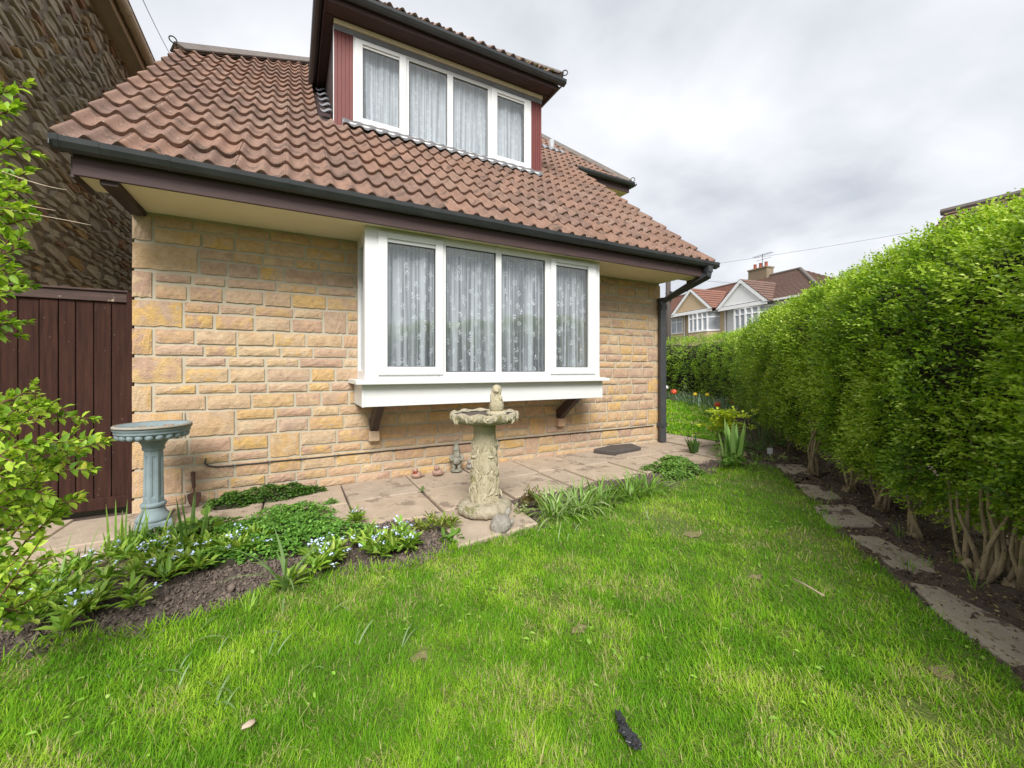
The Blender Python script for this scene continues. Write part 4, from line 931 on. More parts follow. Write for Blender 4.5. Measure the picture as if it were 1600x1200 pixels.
m_ = MB(); m_.box(-1.95, -.45, ridge_y-.4, ridge_y+.3, ridge_z-.5, ridge_z+.62); ch = m_.build('chimney', 'chimney_brick', t1)
m_ = MB(); m_.box(-2.0, -.40, ridge_y-.46, ridge_y+.36, ridge_z+.621, ridge_z+.72); m_.build('chimney_cap', 'chimney_brick', ch)
for cx_ in (-1.65, -1.2, -.75):
    m_ = MB(); m_.lathe([(.14, 0), (.15, .05), (.115, .10), (.10, .36), (.125, .40), (.10, .40)], 12, (cx_, ridge_y-.05, ridge_z+.72)); m_.build('chimney_pot', 'terracotta', ch, True)
m_ = MB(); m_.tube([(-1.0, ridge_y-.1, ridge_z+.7), (-1.0, ridge_y-.1, ridge_z+1.75)], .02, 6); m_.tube([(-1.6, ridge_y-.3, ridge_z+1.6), (-.35, ridge_y+.1, ridge_z+1.75)], .014, 5)
for k in range(8): m_.tube([(-1.5+k*.15, ridge_y-.55+k*.05, ridge_z+1.61+k*.018), (-1.5+k*.15, ridge_y+.05+k*.05, ridge_z+1.61+k*.018)], .010, 4)
m_.tube([(-1.25, ridge_y-.4, ridge_z+1.25), (-.55, ridge_y+.2, ridge_z+1.45)], .014, 5)
ae = m_.build('aerial', 'iron', ch)
# neighbour's roof over the hedge
q0 = at(1478, 333, 12.0); n3 = empty('neighbour_house', 'house behind the hedge showing only its brown tiled roof', 'house', (q0[0], q0[1], 0))
m_ = MB(); m_.box(-3.4, 3.4, -8.8, -.1, -.1, 2.9); m_.build('wall', 'render_tan', n3)
m_ = MB(); rzv = q0[2]
tile_slope(m_, (-3.7, -9, 2.8), (-3.7, 0.15, 2.8), (0, 0, rzv), (0, -9, rzv-.08), 22, .06); tile_slope(m_, (3.7, -9, 2.8), (3.7, 0, 2.8), (0, 0, rzv), (0, -9, rzv), 14); ro = m_.build('roof', 'far_tile_brown', n3)
m_ = MB(); m_.tube([(0, -9, rzv+.0), (0, .1, rzv+.05)], .10, 8); m_.build('ridge', 'ridge_tile', ro)
m_ = MB(); m_.prism([(-3.4, 2.9), (3.4, 2.9), (0, rzv-.1)], 'y', -.12, -.1); m_.build('gable', 'render_tan', n3, fix=True)
# telegraph pole and wires
pp = at(1044, 500, 21.0); pole = empty('telegraph_pole', 'dark wooden telegraph pole beyond the end of the hedge', 'pole', (pp[0], pp[1], 0))
m_ = MB(); m_.tube([(0, 0, 0), (0, 0, 3), (0, 0, 6.4)], [.15, .14, .12], 12); m_.build('shaft', 'pole_wood', pole, True)
m_ = MB()
for z in (3.4, 4.2, 5.0): m_.box(-.20, .20, -.02, .02, z, z+.03)
m_.box(-.05, .05, -.22, -.13, 4.6, 5.1); m_.build('pole_step', 'iron', pole)
def wire(name, p, q, sag, rad, label):
    p, q = np.array(p), np.array(q); pts = [tuple(p+(q-p)*t+np.array([0, 0, -sag*4*t*(1-t)])) for t in np.linspace(0, 1, 17)]
    m_ = MB(); m_.tube(pts, rad, 5); return tag(m_.build(name, 'cable_black', None, True), label, 'wire')
wire('overhead_wire', (pp[0], pp[1], 6.20), at(1600, 331, 16.0), 0.10, 0.006, 'thin overhead wire from the telegraph pole across to the roof behind the hedge')
wire('overhead_wire', (pp[0], pp[1], 5.9), at(1290, 446, 29), 0.2, 0.008, 'thin overhead wire from the pole towards the white rendered house')
wire('overhead_wire', at(272, 96, 9.5), at(205, -40, 6.0), 0.05, 0.006, 'single dark wire rising behind the left end of the tiled roof')

# ------------------------------------------------------------------ foliage tools
def unit(a): return a/np.maximum(np.linalg.norm(a, axis=-1, keepdims=True), 1e-9)
def rand_unit(n):
    return unit(rng.normal(size=(n, 3)))
def leaves(P, D, Nn, L, W, fold=0.25, quad=False):
    """leaf blades: base P, direction D, rough normal Nn; returns verts (n,k,3) and faces"""
    n = len(P); D = unit(D); S = unit(np.cross(D, Nn)); U = np.cross(S, D); L = np.broadcast_to(L, (n,))[:, None]; W = np.broadcast_to(W, (n,))[:, None]
    if quad:
        V = np.stack([P, P+D*L*.5+S*W*.5+U*W*fold, P+D*L, P+D*L*.5-S*W*.5+U*W*fold], 1)
        Fq = np.array([[0, 1, 2], [0, 2, 3]])
    else:
        V = np.stack([P, P+D*L*.30+S*W*.46+U*W*fold, P+D*L*.66+S*W*.42+U*W*fold*.8, P+D*L-U*L*.10, P+D*L*.66-S*W*.42+U*W*fold*.8, P+D*L*.30-S*W*.46+U*W*fold, P+D*L*.45], 1)
        Fq = np.array([[0, 1, 6], [1, 2, 6], [2, 3, 6], [3, 4, 6], [4, 5, 6], [5, 0, 6]])
    k = V.shape[1]; Fs = (np.arange(n)[:, None, None]*k+Fq[None]).reshape(-1, 3)
    return V.reshape(-1, 3), Fs, k
def blades(P, head, L, W, lean, curl, nseg=3, fold=0.0):
    """grass and strap leaves: start upright, lean by `lean` and curl further by `curl` (radians) along the length"""
    n = len(P); L = np.broadcast_to(L, (n,)); W = np.broadcast_to(W, (n,)); lean = np.broadcast_to(lean, (n,)); curl = np.broadcast_to(curl, (n,))
    hd = np.stack([np.cos(head), np.sin(head), np.zeros(n)], 1); sd = np.stack([-np.sin(head), np.cos(head), np.zeros(n)], 1)
    up = np.array([0, 0, 1.]); pos = P.copy(); rings = []
    for i in range(nseg+1):
        t = i/nseg; w = W*(0.75+0.6*t-1.35*t**2.2) if i < nseg else W*0
        if i == nseg: rings.append(pos[:, None, :])
        else: rings.append(np.stack([pos-sd*(w/2)[:, None], pos+sd*(w/2)[:, None]], 1))
        a = lean+curl*(t+0.5/nseg); pos = pos+(hd*np.sin(a)[:, None]+up*np.cos(a)[:, None])*(L/nseg)[:, None]
    V = np.concatenate(rings, 1); k = V.shape[1]; Fq = []
    for i in range(nseg-1): Fq += [[2*i, 2*i+1, 2*i+3], [2*i, 2*i+3, 2*i+2]]
    Fq += [[2*nseg-2, 2*nseg-1, 2*nseg]]
    Fs = (np.arange(n)[:, None, None]*k+np.array(Fq)[None]).reshape(-1, 3)
    return V.reshape(-1, 3), Fs, k
def colmix(cols, n, jit=0.15):
    cols = np.array(cols); t = rng.random(n)*(len(cols)-1); i = np.clip(t.astype(int), 0, len(cols)-2); f = (t-i)[:, None]
    c = cols[i]*(1-f)+cols[i+1]*f
    return np.clip(c*(1+rng.normal(0, jit, (n, 1))), 0.004, 0.9)
def leaf_obj(name, parts, mat, parent=None, smooth=False, kind=None):
    """parts: list of (V, F, k, colours per leaf)"""
    Vs, Fs, Cs, o = [], [], [], 0
    for V, Fc, k, c in parts:
        Vs.append(V); Fs.append(Fc+o); Cs.append(np.repeat(c, k, 0)); o += len(V)
    ob = link(bpy.data.objects.new(name, fast_mesh(name, np.concatenate(Vs), np.concatenate(Fs), mat, smooth, np.concatenate(Cs))), parent)
    if kind: ob['kind'] = kind
    return ob

UPZ = np.array([0, 0, 1.])
# ------------------------------------------------------------------ grass
G1, G2, G3, G4 = (0.13, 0.31, 0.014), (0.24, 0.45, 0.02), (0.38, 0.56, 0.05), (0.50, 0.46, 0.20)
WORN = [(*g(x, y)[:2], r_w) for x, y, r_w in ((1082, 838, .13), (905, 985, .075), (1478, 1055, .08), (655, 1030, .06), (1180, 905, .06))]
def grass(name, poly, label, dens, Lr, Wr, seed):
    lo, hi = np.min(poly, 0), np.max(poly, 0); area = np.prod(hi-lo)
    n = int(area*dens(0)); P = lo+rng.random((n, 2))*(hi-lo)
    d = np.hypot(P[:, 0]-CAM[0], P[:, 1]-CAM[1])
    ahead = (P[:, 0]-CAM[0])*FW[0]+(P[:, 1]-CAM[1])*FW[1]
    keep = in_poly(P, poly) & (rng.random(n) < dens(d)/dens(0)*np.where(ahead < 0.25, 0.22, 1.0))
    for wx, wy, wr in WORN: keep &= (rng.random(n) > 0.72*np.exp(-(((P[:, 0]-wx)**2+(P[:, 1]-wy)**2)/wr**2)**2))
    bare = fbm(P[:, 0], P[:, 1], 0.7, 3.1)+0.6*fbm(P[:, 0], P[:, 1], 3.3, 9)
    keep &= (rng.random(n) > np.clip((bare-0.70)*1.6, 0, 0.8))
    P, d, bare = P[keep], d[keep], bare[keep]; n = len(P)
    tuft = fbm(P[:, 0], P[:, 1], 5.1, 16); P3 = np.column_stack([P, gz(P[:, 0])+0.006])
    sc_ = 1+np.clip((d-1.6)*0.28, 0, 1.3)
    L = rng.uniform(*Lr, n)*(1+0.35*tuft)*np.where(rng.random(n) < .04, 1.7, 1.0); W = rng.uniform(*Wr, n)*sc_
    head = rng.random(n)*6.283; head = np.where(rng.random(n) < .3, 3.0*fbm(P[:, 0], P[:, 1], 8.8, 9)+head*.35, head)
    V, Fs, k = blades(P3, head, L, W, rng.uniform(0.25, 1.45, n), rng.uniform(-.2, 1.0, n), 2)
    tone = np.clip(0.45+0.40*fbm(P[:, 0], P[:, 1], 1.9, 2.6)+0.36*fbm(P[:, 0], P[:, 1], 4.4, 9)+rng.normal(0, .20, n), 0, 1)
    cs = np.array([G1, G1, G2, G3]); t = tone*3; i = np.clip(t.astype(int), 0, 2); f = (t-i)[:, None]; c = cs[i]*(1-f)+cs[i+1]*f
    dry = rng.random(n) < np.clip(0.06+0.22*(bare > 0.30), 0, 1); c[dry] = np.array(G4)*rng.uniform(.7, 1.15, (dry.sum(), 1))
    o = leaf_obj(name, [(V, Fs, k, c)], 'grass_blade'); return tag(o, label, 'grass', kind='stuff')
grass('grass', LAWN, 'short bright green grass blades of the front lawn', lambda d: 46000/(1+(np.maximum(d, 1.3)-1.3)**1.5*1.05), (0.016, 0.042), (0.0018, 0.0034), 1)
grass('back_grass', REAR, 'short even grass blades of the lawn beyond the house corner', lambda d: 1500+0*np.asarray(d, float), (0.03, 0.055), (0.010, 0.016), 2)
ed = np.array(LAWN[2:26]); sg_ = rng.integers(0, len(ed)-1, 2600); tt = rng.random((2600, 1)); P = ed[sg_]*(1-tt)+ed[sg_+1]*tt+rng.normal(0, .022, (2600, 2)); n = len(P)
V, Fs, k = blades(np.column_stack([P, gz(P[:, 0])]), rng.random(n)*6.283, rng.uniform(.03, .085, n), rng.uniform(.0028, .005, n), rng.uniform(.1, 1.0, n), rng.uniform(.2, 1.2, n), 4)
tag(leaf_obj('edge_grass', [(V, Fs, k, colmix([G1, G2, G3], n))], 'grass_blade'), 'longer uncut grass along the ragged lawn edge', 'grass', kind='stuff')
for i, (wx, wy, wr) in enumerate(WORN):
    rr_ = random.Random(70+i); pl = [(wx+wr*.75*rr_.uniform(.4, 1.15)*math.cos(a_*.524), wy+wr*.5*rr_.uniform(.4, 1.15)*math.sin(a_*.524)) for a_ in range(12)]
    tag(sheet('worn_patch', pl, 0.011, 'worn_turf', 'small bare brown worn patch in the lawn turf', 'bare patch', .05, .003), group='worn patches in the lawn')
# broad lawn weeds pressed into the turf
n = 2600; P = np.column_stack([rng.uniform(-1.5, 5.2, n), rng.uniform(-4.6, -1.5, n)]); P = P[in_poly(P, LAWN) & (fbm(P[:, 0], P[:, 1], 6.0, 3.7) > -.1)]; n = len(P)
V, Fs, k = leaves(np.column_stack([P, gz(P[:, 0])+rng.uniform(.010, .026, n)]), unit(np.column_stack([rng.normal(size=(n, 2)), rng.uniform(0, .5, n)])), UPZ+rng.normal(0, .3, (n, 3)), rng.uniform(.012, .030, n), rng.uniform(.008, .015, n), .2)
tag(leaf_obj('lawn_weeds', [(V, Fs, k, colmix([(.14, .30, .03), (.25, .44, .05), (.34, .48, .10)], n))], 'leaf'), 'small broad weed leaves scattered through the lawn turf', 'weeds', kind='stuff')
# long fallen strap leaves lying on the lawn edge
pts = [g(x, y) for x, y in ((300, 1010), (340, 1030), (250, 1060), (400, 990), (360, 1090), (330, 1110), (560, 1000), (520, 960), (420, 1030), (230, 1000), (300, 1075), (180, 1065), (440, 960), (880, 850), (900, 835), (1010, 815), (1005, 800), (760, 860), (640, 1020), (470, 1060))]
P3 = np.array([p+np.array([0, 0, .035]) for p in pts for _ in range(2)]); P3[:, :2] += rng.normal(0, .03, (len(P3), 2)); n = len(P3)
V, Fs, k = blades(P3-np.array([0, 0, .03]), rng.uniform(-1.2, 1.6, n), rng.uniform(.06, .16, n), rng.uniform(.006, .010, n), rng.uniform(.5, .9, n), rng.uniform(.9, 1.5, n), 7)
tag(leaf_obj('fallen_leaves', [(V, Fs, k, colmix([(.16, .27, .10), (.27, .38, .18), (.22, .33, .08)], n))], 'leaf', None, True), 'long flattened grey green strap leaves lying across the lawn edge', 'leaves', kind='stuff')

# ------------------------------------------------------------------ soil crumbs and hedge litter
def crumbs(name, P, r, mat, label, cat):
    n = len(P); base = np.array([(1, 0, 0), (-1, 0, 0), (0, 1, 0), (0, -1, 0), (0, 0, 1), (0, 0, -1)], float)
    V = P[:, None, :]+(base[None]*rng.uniform(.55, 1.25, (n, 6, 1))+rng.normal(0, .18, (n, 6, 3)))*r[:, None, None]
    Fq = np.array([[0, 2, 4], [2, 1, 4], [1, 3, 4], [3, 0, 4], [2, 0, 5], [1, 2, 5], [3, 1, 5], [0, 3, 5]])
    Fs = (np.arange(n)[:, None, None]*6+Fq[None]).reshape(-1, 3)
    return tag(link(bpy.data.objects.new(name, fast_mesh(name, V.reshape(-1, 3), Fs, mat))), label, cat, kind='stuff')
n = 46000; P = np.column_stack([rng.uniform(-1.3, 5.6, n), rng.uniform(-1.98, -1.15, n)])
P = P[~in_poly(P, shrink(LAWN, 0.03)) & ~((P[:, 0] > 1.93) & (P[:, 0] < 2.6) & (P[:, 1] < -1.2) & (P[:, 1] > -1.8))]; n = len(P)
hh = 0.016*fbm(P[:, 0], P[:, 1], 0, 5)+0.012*fbm(P[:, 0], P[:, 1], 1.3, 14)
crumbs('soil_crumbs', np.column_stack([P, gz(P[:, 0])+hh+rng.uniform(-.002, .010, n)]), rng.gamma(1.3, .0028, n)+.0018, 'clod', 'crumbled clods of brown soil in the flower bed', 'soil')

# ------------------------------------------------------------------ the hedge
HP = np.array([(2.35, -5.45), (2.95, -4.72), (4.17, -3.50), (5.20, -2.50), (6.10, -1.68), (7.6, -0.42), (9.3, 0.85), (10.7, 2.2), (11.75, 3.8), (12.3, 5.6), (12.6, 8), (12.7, 12)])
seg = np.linalg.norm(np.diff(HP, axis=0), axis=1); cum = np.concatenate([[0], np.cumsum(seg)])
def hedge_at(s):
    s = np.asarray(s, float); x = np.interp(s, cum, HP[:, 0]); y = np.interp(s, cum, HP[:, 1])
    x2 = np.interp(s+.3, cum, HP[:, 0]); y2 = np.interp(s+.3, cum, HP[:, 1]); x1 = np.interp(s-.3, cum, HP[:, 0]); y1 = np.interp(s-.3, cum, HP[:, 1])
    t = unit(np.stack([x2-x1, y2-y1], -1)); return x, y, np.stack([-t[..., 1], t[..., 0]], -1), t      # point, normal towards the lawn, along
PROF = np.array([(-.42, .27), (-.20, .27), (-.03, .33), (.08, .48), (.15, .80), (.17, 1.17), (.13, 1.46), (.03, 1.67), (-.14, 1.79), (-.45, 1.84), (-.80, 1.82), (-1.02, 1.70)])
pseg = np.linalg.norm(np.diff(PROF, axis=0), axis=1); pc = np.concatenate([[0], np.cumsum(pseg)])
def hedge_surf(s, t, inset=0.0):
    off = np.interp(t, pc, PROF[:, 0]); z = np.interp(t, pc, PROF[:, 1])
    o2 = np.interp(t+.04, pc, PROF[:, 0]); z2 = np.interp(t+.04, pc, PROF[:, 1]); o1 = np.interp(t-.04, pc, PROF[:, 0]); z1 = np.interp(t-.04, pc, PROF[:, 1])
    tn = unit(np.stack([o2-o1, z2-z1], -1)); no, nz_ = tn[..., 1], -tn[..., 0]           # outward in (off, z)
    x, y, nl, al = hedge_at(s)
    lump = 0.13*np.abs(np.sin(2.1*s+0.8*np.sin(0.9*s)+0.5*z))**0.7-0.06+0.09*fbm(s, z, 0.4, 2.6)+0.075*fbm(s, z, 2.0, 6.5)+0.045*fbm(s, z, 5.0, 14)
    low = np.clip((s-5.4)/4, 0, 1)*0.24*np.clip((0.8-z)/.45, 0, 1)                        # the far hedge hangs nearer the ground
    m_ = no*(lump-inset); P = np.stack([x+nl[..., 0]*(off+m_), y+nl[..., 1]*(off+m_), z-low+nz_*(lump*.8-inset)+gz(x)], -1)
    N_ = np.stack([nl[..., 0]*no, nl[..., 1]*no, nz_], -1); return P, N_
hedge = empty('hedge', 'tall clipped evergreen hedge with bare twisted stems along the lawn', 'hedge', (4.17, -3.5, 0.06))
hedge.location = (0, 0, 0)
SMAX = cum[-1]; parts = []
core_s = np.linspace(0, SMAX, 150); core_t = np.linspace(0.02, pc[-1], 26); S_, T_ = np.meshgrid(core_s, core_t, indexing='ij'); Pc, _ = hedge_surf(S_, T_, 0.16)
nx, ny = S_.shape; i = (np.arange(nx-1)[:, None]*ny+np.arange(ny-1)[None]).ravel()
link(bpy.data.objects.new('inner_twigs', fast_mesh('inner_twigs', Pc.reshape(-1, 3), np.stack([i, i+ny, i+ny+1, i+1], 1), 'hedge_inside', True)), hedge)  # solid dark hull in place of twigs, added to block light
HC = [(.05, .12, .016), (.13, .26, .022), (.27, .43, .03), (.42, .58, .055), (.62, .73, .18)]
def hedge_leaves(s0, s1, n, Lf, nl_):
    s = rng.uniform(s0, s1, n); t = rng.uniform(0.0, pc[-1]-.25, n); P, N_ = hedge_surf(s, t, 0.0)
    depth = np.abs(rng.normal(0, .055, n))-.035; P = P-N_*depth[:, None]+rng.normal(0, .012, (n, 3))
    gap = fbm(P[:, 0]*1.0, P[:, 1], P[:, 2], 7.5)+0.5*fbm(P[:, 0], P[:, 1], P[:, 2]+3, 19); keep = rng.random(n) > np.clip((gap-.62)*1.5, 0, .7); P, N_, s, t = P[keep], N_[keep], s[keep], t[keep]; n = len(P)
    D = unit(N_*0.8+np.array([0, 0, .30])+rng.normal(0, .42, (n, 3))); A = unit(np.cross(D, rand_unit(n))); B = np.cross(D, A)
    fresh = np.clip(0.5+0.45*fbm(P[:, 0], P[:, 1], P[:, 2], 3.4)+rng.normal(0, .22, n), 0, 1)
    out = []
    for j in range(nl_):
        a = j*2.4+rng.random(n)*.8; out_d = A*np.cos(a)[:, None]+B*np.sin(a)[:, None]; q = P+D*(Lf*.55*j)
        dd = unit((out_d*(1.0-.08*j)+D*(.45+.16*j))*np.array([1, 1, .6])+rng.normal(0, .15, (n, 3))); nn = unit(N_*.75+np.array([0, 0, .85])+rng.normal(0, .35, (n, 3)))
        V, Fs, k = leaves(q, dd, nn, Lf*rng.uniform(.75, 1.2, n)*(1-.05*j), Lf*.50*rng.uniform(.8, 1.15, n), .18, True)
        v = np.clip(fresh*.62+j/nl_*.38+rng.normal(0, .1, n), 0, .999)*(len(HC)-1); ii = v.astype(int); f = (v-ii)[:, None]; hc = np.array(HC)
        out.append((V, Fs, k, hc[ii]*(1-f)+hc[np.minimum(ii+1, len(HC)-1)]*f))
    return out
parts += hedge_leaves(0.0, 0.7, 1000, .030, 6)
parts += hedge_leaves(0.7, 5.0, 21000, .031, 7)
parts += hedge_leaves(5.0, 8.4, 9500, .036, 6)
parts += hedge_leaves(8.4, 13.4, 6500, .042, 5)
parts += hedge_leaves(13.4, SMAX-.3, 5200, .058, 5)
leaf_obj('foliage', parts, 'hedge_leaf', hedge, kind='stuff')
# sprigs that stick up above the clipped top
n = 260; s = rng.uniform(.8, 10.4, n); P, N_ = hedge_surf(s, np.full(n, pc[8])+rng.uniform(-.1, .3, n)); parts = []
for j in range(9):
    q = P+np.array([0, 0, 1.])*(j*.018)+rng.normal(0, .003, (n, 3)); a = j*1.6+rng.random(n); dd = np.stack([np.cos(a), np.sin(a), np.full(n, .6)], 1)
    V, Fs, k = leaves(q, dd, np.tile((0, 0, 1.), (n, 1))+rng.normal(0, .2, (n, 3)), .024, .013, .15, True); parts.append((V, Fs, k, colmix([(.06, .10, .03), (.12, .17, .04), (.15, .10, .06)], n)))
leaf_obj('top_sprigs', parts, 'hedge_leaf', hedge, kind='stuff')
def stem(base, tip, r0, r1, seed, parent=hedge, mat='bark', wob=.05, n=7, name='stem'):
    r2 = random.Random(seed); base, tip = np.array(base), np.array(tip); pts = []
    ph = [r2.uniform(0, 6) for _ in range(4)]
    for i in range(n+1):
        t = i/n; p = base+(tip-base)*t; w = wob*math.sin(math.pi*t)
        pts.append(tuple(p+np.array([w*math.sin(3.2*t+ph[0]), w*math.sin(3.7*t+ph[1]), 0.0])+np.array([.012*math.sin(11*t+ph[2]), .012*math.sin(9*t+ph[3]), 0])))
    m_ = MB(); m_.tube(pts, [r0+(r1-r0)*(i/n)**.7 for i in range(n+1)], 7); return m_.build(name, mat, parent, True)
bases = [(1270, 742), (1326, 768), (1375, 794), (1431, 836), (1514, 886), (1536, 902), (1585, 915)]
bs = [g(*p)[:2] for p in bases]
for s in list(np.arange(.3, 1.6, .42))+list(np.arange(6.0, 14.4, .55)):
    x, y, nl, al = hedge_at(s); bs.append(np.array([x, y])+nl*rng.normal(-.02, .05))
for s in np.arange(1.0, 6.9, .33):
    x, y, nl, al = hedge_at(s); bs.append(np.array([x, y])-nl*rng.uniform(.25, .60)+al*rng.normal(0, .06))
for bi, p in enumerate(bs):
    r2 = random.Random(300+bi); front = bi < 7; k = r2.randint(4, 5) if front else r2.randint(2, 3); _, _, nl, al = hedge_at(2.4)
    zb = float(gz(p[0]))-.02
    if front:
        m_ = MB(); m_.blob((p[0], p[1], zb+.01), (.042, .038, .038), bi, .9, 3, 2.2); m_.build('root_boss', 'bark', hedge, True)
    for j in range(k):
        a = r2.uniform(0, 6.28); sp = r2.uniform(.05, .28)
        tip = (p[0]+al[0]*sp*math.cos(a)-nl[0]*r2.uniform(-.06, .16), p[1]+al[1]*sp*math.cos(a)-nl[1]*r2.uniform(-.06, .16), zb+r2.uniform(.6, .95))
        stem((p[0]+.03*math.cos(a), p[1]+.03*math.sin(a), zb), tip, r2.uniform(.009, .016) if front else r2.uniform(.006, .010), r2.uniform(.0035, .006), 500+bi*9+j)
# litter on the soil under the hedge
n = 16000; s = rng.uniform(0, 7.9, n); off = rng.uniform(-.9, .75, n); x, y, nl, al = hedge_at(s); P = np.stack([x, y], 1)+nl*off[:, None]
P = P[~in_poly(P, shrink(LAWN, .01))]; n = len(P); P3 = np.column_stack([P, gz(P[:, 0])+.018+rng.uniform(-.004, .012, n)])
D = unit(np.column_stack([rng.normal(size=(n, 2)), rng.normal(0, .15, n)])); V, Fs, k = leaves(P3, D, np.tile((0, 0, 1.), (n, 1))+rng.normal(0, .3, (n, 3)), rng.uniform(.010, .026, n), rng.uniform(.005, .011, n), .1, True)
tag(leaf_obj('leaf_litter', [(V, Fs, k, colmix([(.08, .055, .035), (.22, .145, .075), (.52, .45, .20), (.15, .10, .06)], n))], 'leaf'), 'dry leaf litter scattered over the soil beneath the hedge', 'leaves', kind='stuff')
n = 9000; s = rng.uniform(0, 8.4, n); x, y, nl, al = hedge_at(s); P = np.stack([x, y], 1)+nl*rng.uniform(-.8, .8, n)[:, None]; P = P[~in_poly(P, shrink(LAWN, .02))]; n = len(P)
crumbs('hedge_crumbs', np.column_stack([P, gz(P[:, 0])+rng.uniform(-.005, .012, n)]), rng.gamma(2.0, .0035, n)+.003, 'soil_dark', 'dark crumbs of soil under the hedge', 'soil')

# ------------------------------------------------------------------ plants
def plant(name, label, pos, group=None): return empty(name, label, 'plant', tuple(pos), 0, group)
UPV = np.array([0, 0, 1.])
def strap(name, label, pos, n, L, W, lean, curl, cols, spread=.04, heads=None, seg_=7, group=None):
    e_ = plant(name, label, pos, group); a = rng.random(n)*6.283; r_ = spread*np.sqrt(rng.random(n))
    P = np.stack([np.cos(a)*r_, np.sin(a)*r_, np.zeros(n)], 1); hd = a+rng.normal(0, .5, n) if heads is None else rng.uniform(*heads, n)
    V, Fs, k = blades(P, hd, rng.uniform(*L, n), rng.uniform(*W, n), rng.uniform(*lean, n), rng.uniform(*curl, n), seg_)
    leaf_obj('leaf_clump', [(V, Fs, k, colmix(cols, n))], 'leaf', e_, True, 'stuff'); return e_
def rosettes(e_, cents, nl_, L, W, cols, rise=(.15, .9), mat='leaf', fold=.22):
    """low clumps of oval leaves; cents relative to the plant"""
    out = []
    for c in cents:
        a = rng.random(nl_)*6.283; el = rng.uniform(*rise, nl_); D = np.stack([np.cos(a)*np.cos(el), np.sin(a)*np.cos(el), np.sin(el)], 1)
        P = np.array(c)+D*rng.uniform(0, .03, (nl_, 1))+np.column_stack([rng.normal(0, .012, (nl_, 2)), np.abs(rng.normal(0, .015, nl_))])
        Nn = UPV-D*np.sin(el)[:, None]+rng.normal(0, .15, (nl_, 3)); V, Fs, k = leaves(P, D, Nn, rng.uniform(*L, nl_), rng.uniform(*W, nl_), fold)
        out.append((V, Fs, k, colmix(cols, nl_)))
    return leaf_obj('leaf_clump', out, mat, e_, True, 'stuff')
def flower_heads(e_, cents, mat, per=7, r=.0055, spread=.011):
    m_ = MB()
    for c in cents:
        for _ in range(per):
            p = np.array(c)+rng.normal(0, spread, 3)*np.array([1, 1, .45]); t = rng.normal(0, .45, 2); V = [tuple(p)]
            for q in range(10):
                a = q*math.pi/5; rr = r*(1.25 if q % 2 == 0 else .72); V.append((p[0]+rr*math.cos(a), p[1]+rr*math.sin(a), p[2]+.002+rr*(math.cos(a)*t[0]+math.sin(a)*t[1])))
            m_.add(V, [(0, 1+q, 1+(q+1) % 10) for q in range(10)])
    return tag(m_.build('flowers', mat, e_), kind='stuff')
FMN = [(.13, .26, .03), (.21, .37, .045), (.31, .46, .06), (.38, .47, .09)]
def forget_me_not(label, px, rx, ry, nros, nfl, z=.02, seed=0):
    p = g(*px); p[2] += z; e_ = plant('forget_me_not', label, p, 'forget-me-nots in the bed')
    cents = [(rng.normal(0, rx*.55), rng.normal(0, ry*.55), rng.uniform(0, .02)) for _ in range(nros)]
    rosettes(e_, cents, 30, (.04, .09), (.015, .026), FMN, (.1, 1.2))
    fc = [(cents[rng.integers(nros)][0]+rng.normal(0, .03), cents[rng.integers(nros)][1]+rng.normal(0, .03), rng.uniform(.05, .115)) for _ in range(nfl)]
    m_ = MB()
    for f in fc: m_.tube([(f[0]+rng.normal(0, .012), f[1]+rng.normal(0, .012), .0), tuple(f)], .0013, 4)
    tag(m_.build('flower_stems', 'moss', e_), kind='stuff'); flower_heads(e_, fc, 'petal_blue', 6, .0052, .010); return e_
forget_me_not('forget-me-nots with pale blue flowers in front of the blue-grey bird bath', (215, 880), .21, .12, 22, 26)
forget_me_not('forget-me-nots beside the broad bright leaves and the clover mat', (370, 868), .18, .11, 15, 16)
forget_me_not('small leafy forget-me-nots on the open soil below the sword leaves', (285, 900), .18, .08, 12, 9)
forget_me_not('forget-me-nots behind the arching daffodil leaves', (490, 893), .15, .10, 13, 20)
forget_me_not('dense forget-me-not patch on soil left of the leafy bird bath slab', (620, 858), .21, .12, 22, 28)
forget_me_not('forget-me-nots growing through the shrub at the bed corner', (40, 945), .28, .18, 24, 18)
forget_me_not('lone forget-me-not seedling at the paving joint', (560, 825), .04, .03, 2, 3)
forget_me_not('straggling forget-me-nots along the turf edge', (135, 965), .16, .09, 10, 6)
SW = [(.13, .27, .035), (.21, .37, .05), (.30, .44, .07)]
strap('sword_leaf_plant', 'upright sword leaves standing in front of the gate paving', g(185, 872), 15, (.16, .34), (.013, .022), (.02, .35), (.0, .35), SW, .08)
strap('sword_leaf_plant', 'tall dark sword leaves in front of the rusty trowel', g(300, 868), 13, (.2, .42), (.010, .018), (.02, .30), (.0, .3), [(.06, .13, .025), (.12, .22, .035)], .12)
strap('sword_leaf_plant', 'fresh sword leaves hiding the plinth of the blue-grey bird bath', g(228, 862), 20, (.14, .30), (.012, .02), (.02, .45), (.0, .5), SW, .10)
strap('sword_leaf_plant', 'short sword leaves among forget-me-nots at the paving edge', g(130, 892), 16, (.12, .26), (.010, .018), (.05, .5), (.1, .6), SW, .10)
strap('daffodil_leaves', 'arching grey green daffodil leaves bending over the soil', g(448, 922), 17, (.24, .42), (.010, .016), (.05, .45), (.4, 1.9), [(.11, .20, .05), (.20, .31, .11)], .03)
strap('strap_leaf_clump', 'flopped low strap leaves beneath the shrub branches', g(75, 945), 60, (.16, .34), (.006, .010), (.4, 1.1), (.4, .9), SW, .10)
strap('grass_tuft', 'stray grass tuft on the soil by the turf', g(385, 960), 26, (.06, .16), (.004, .007), (.1, .7), (.1, .8), SW, .04)
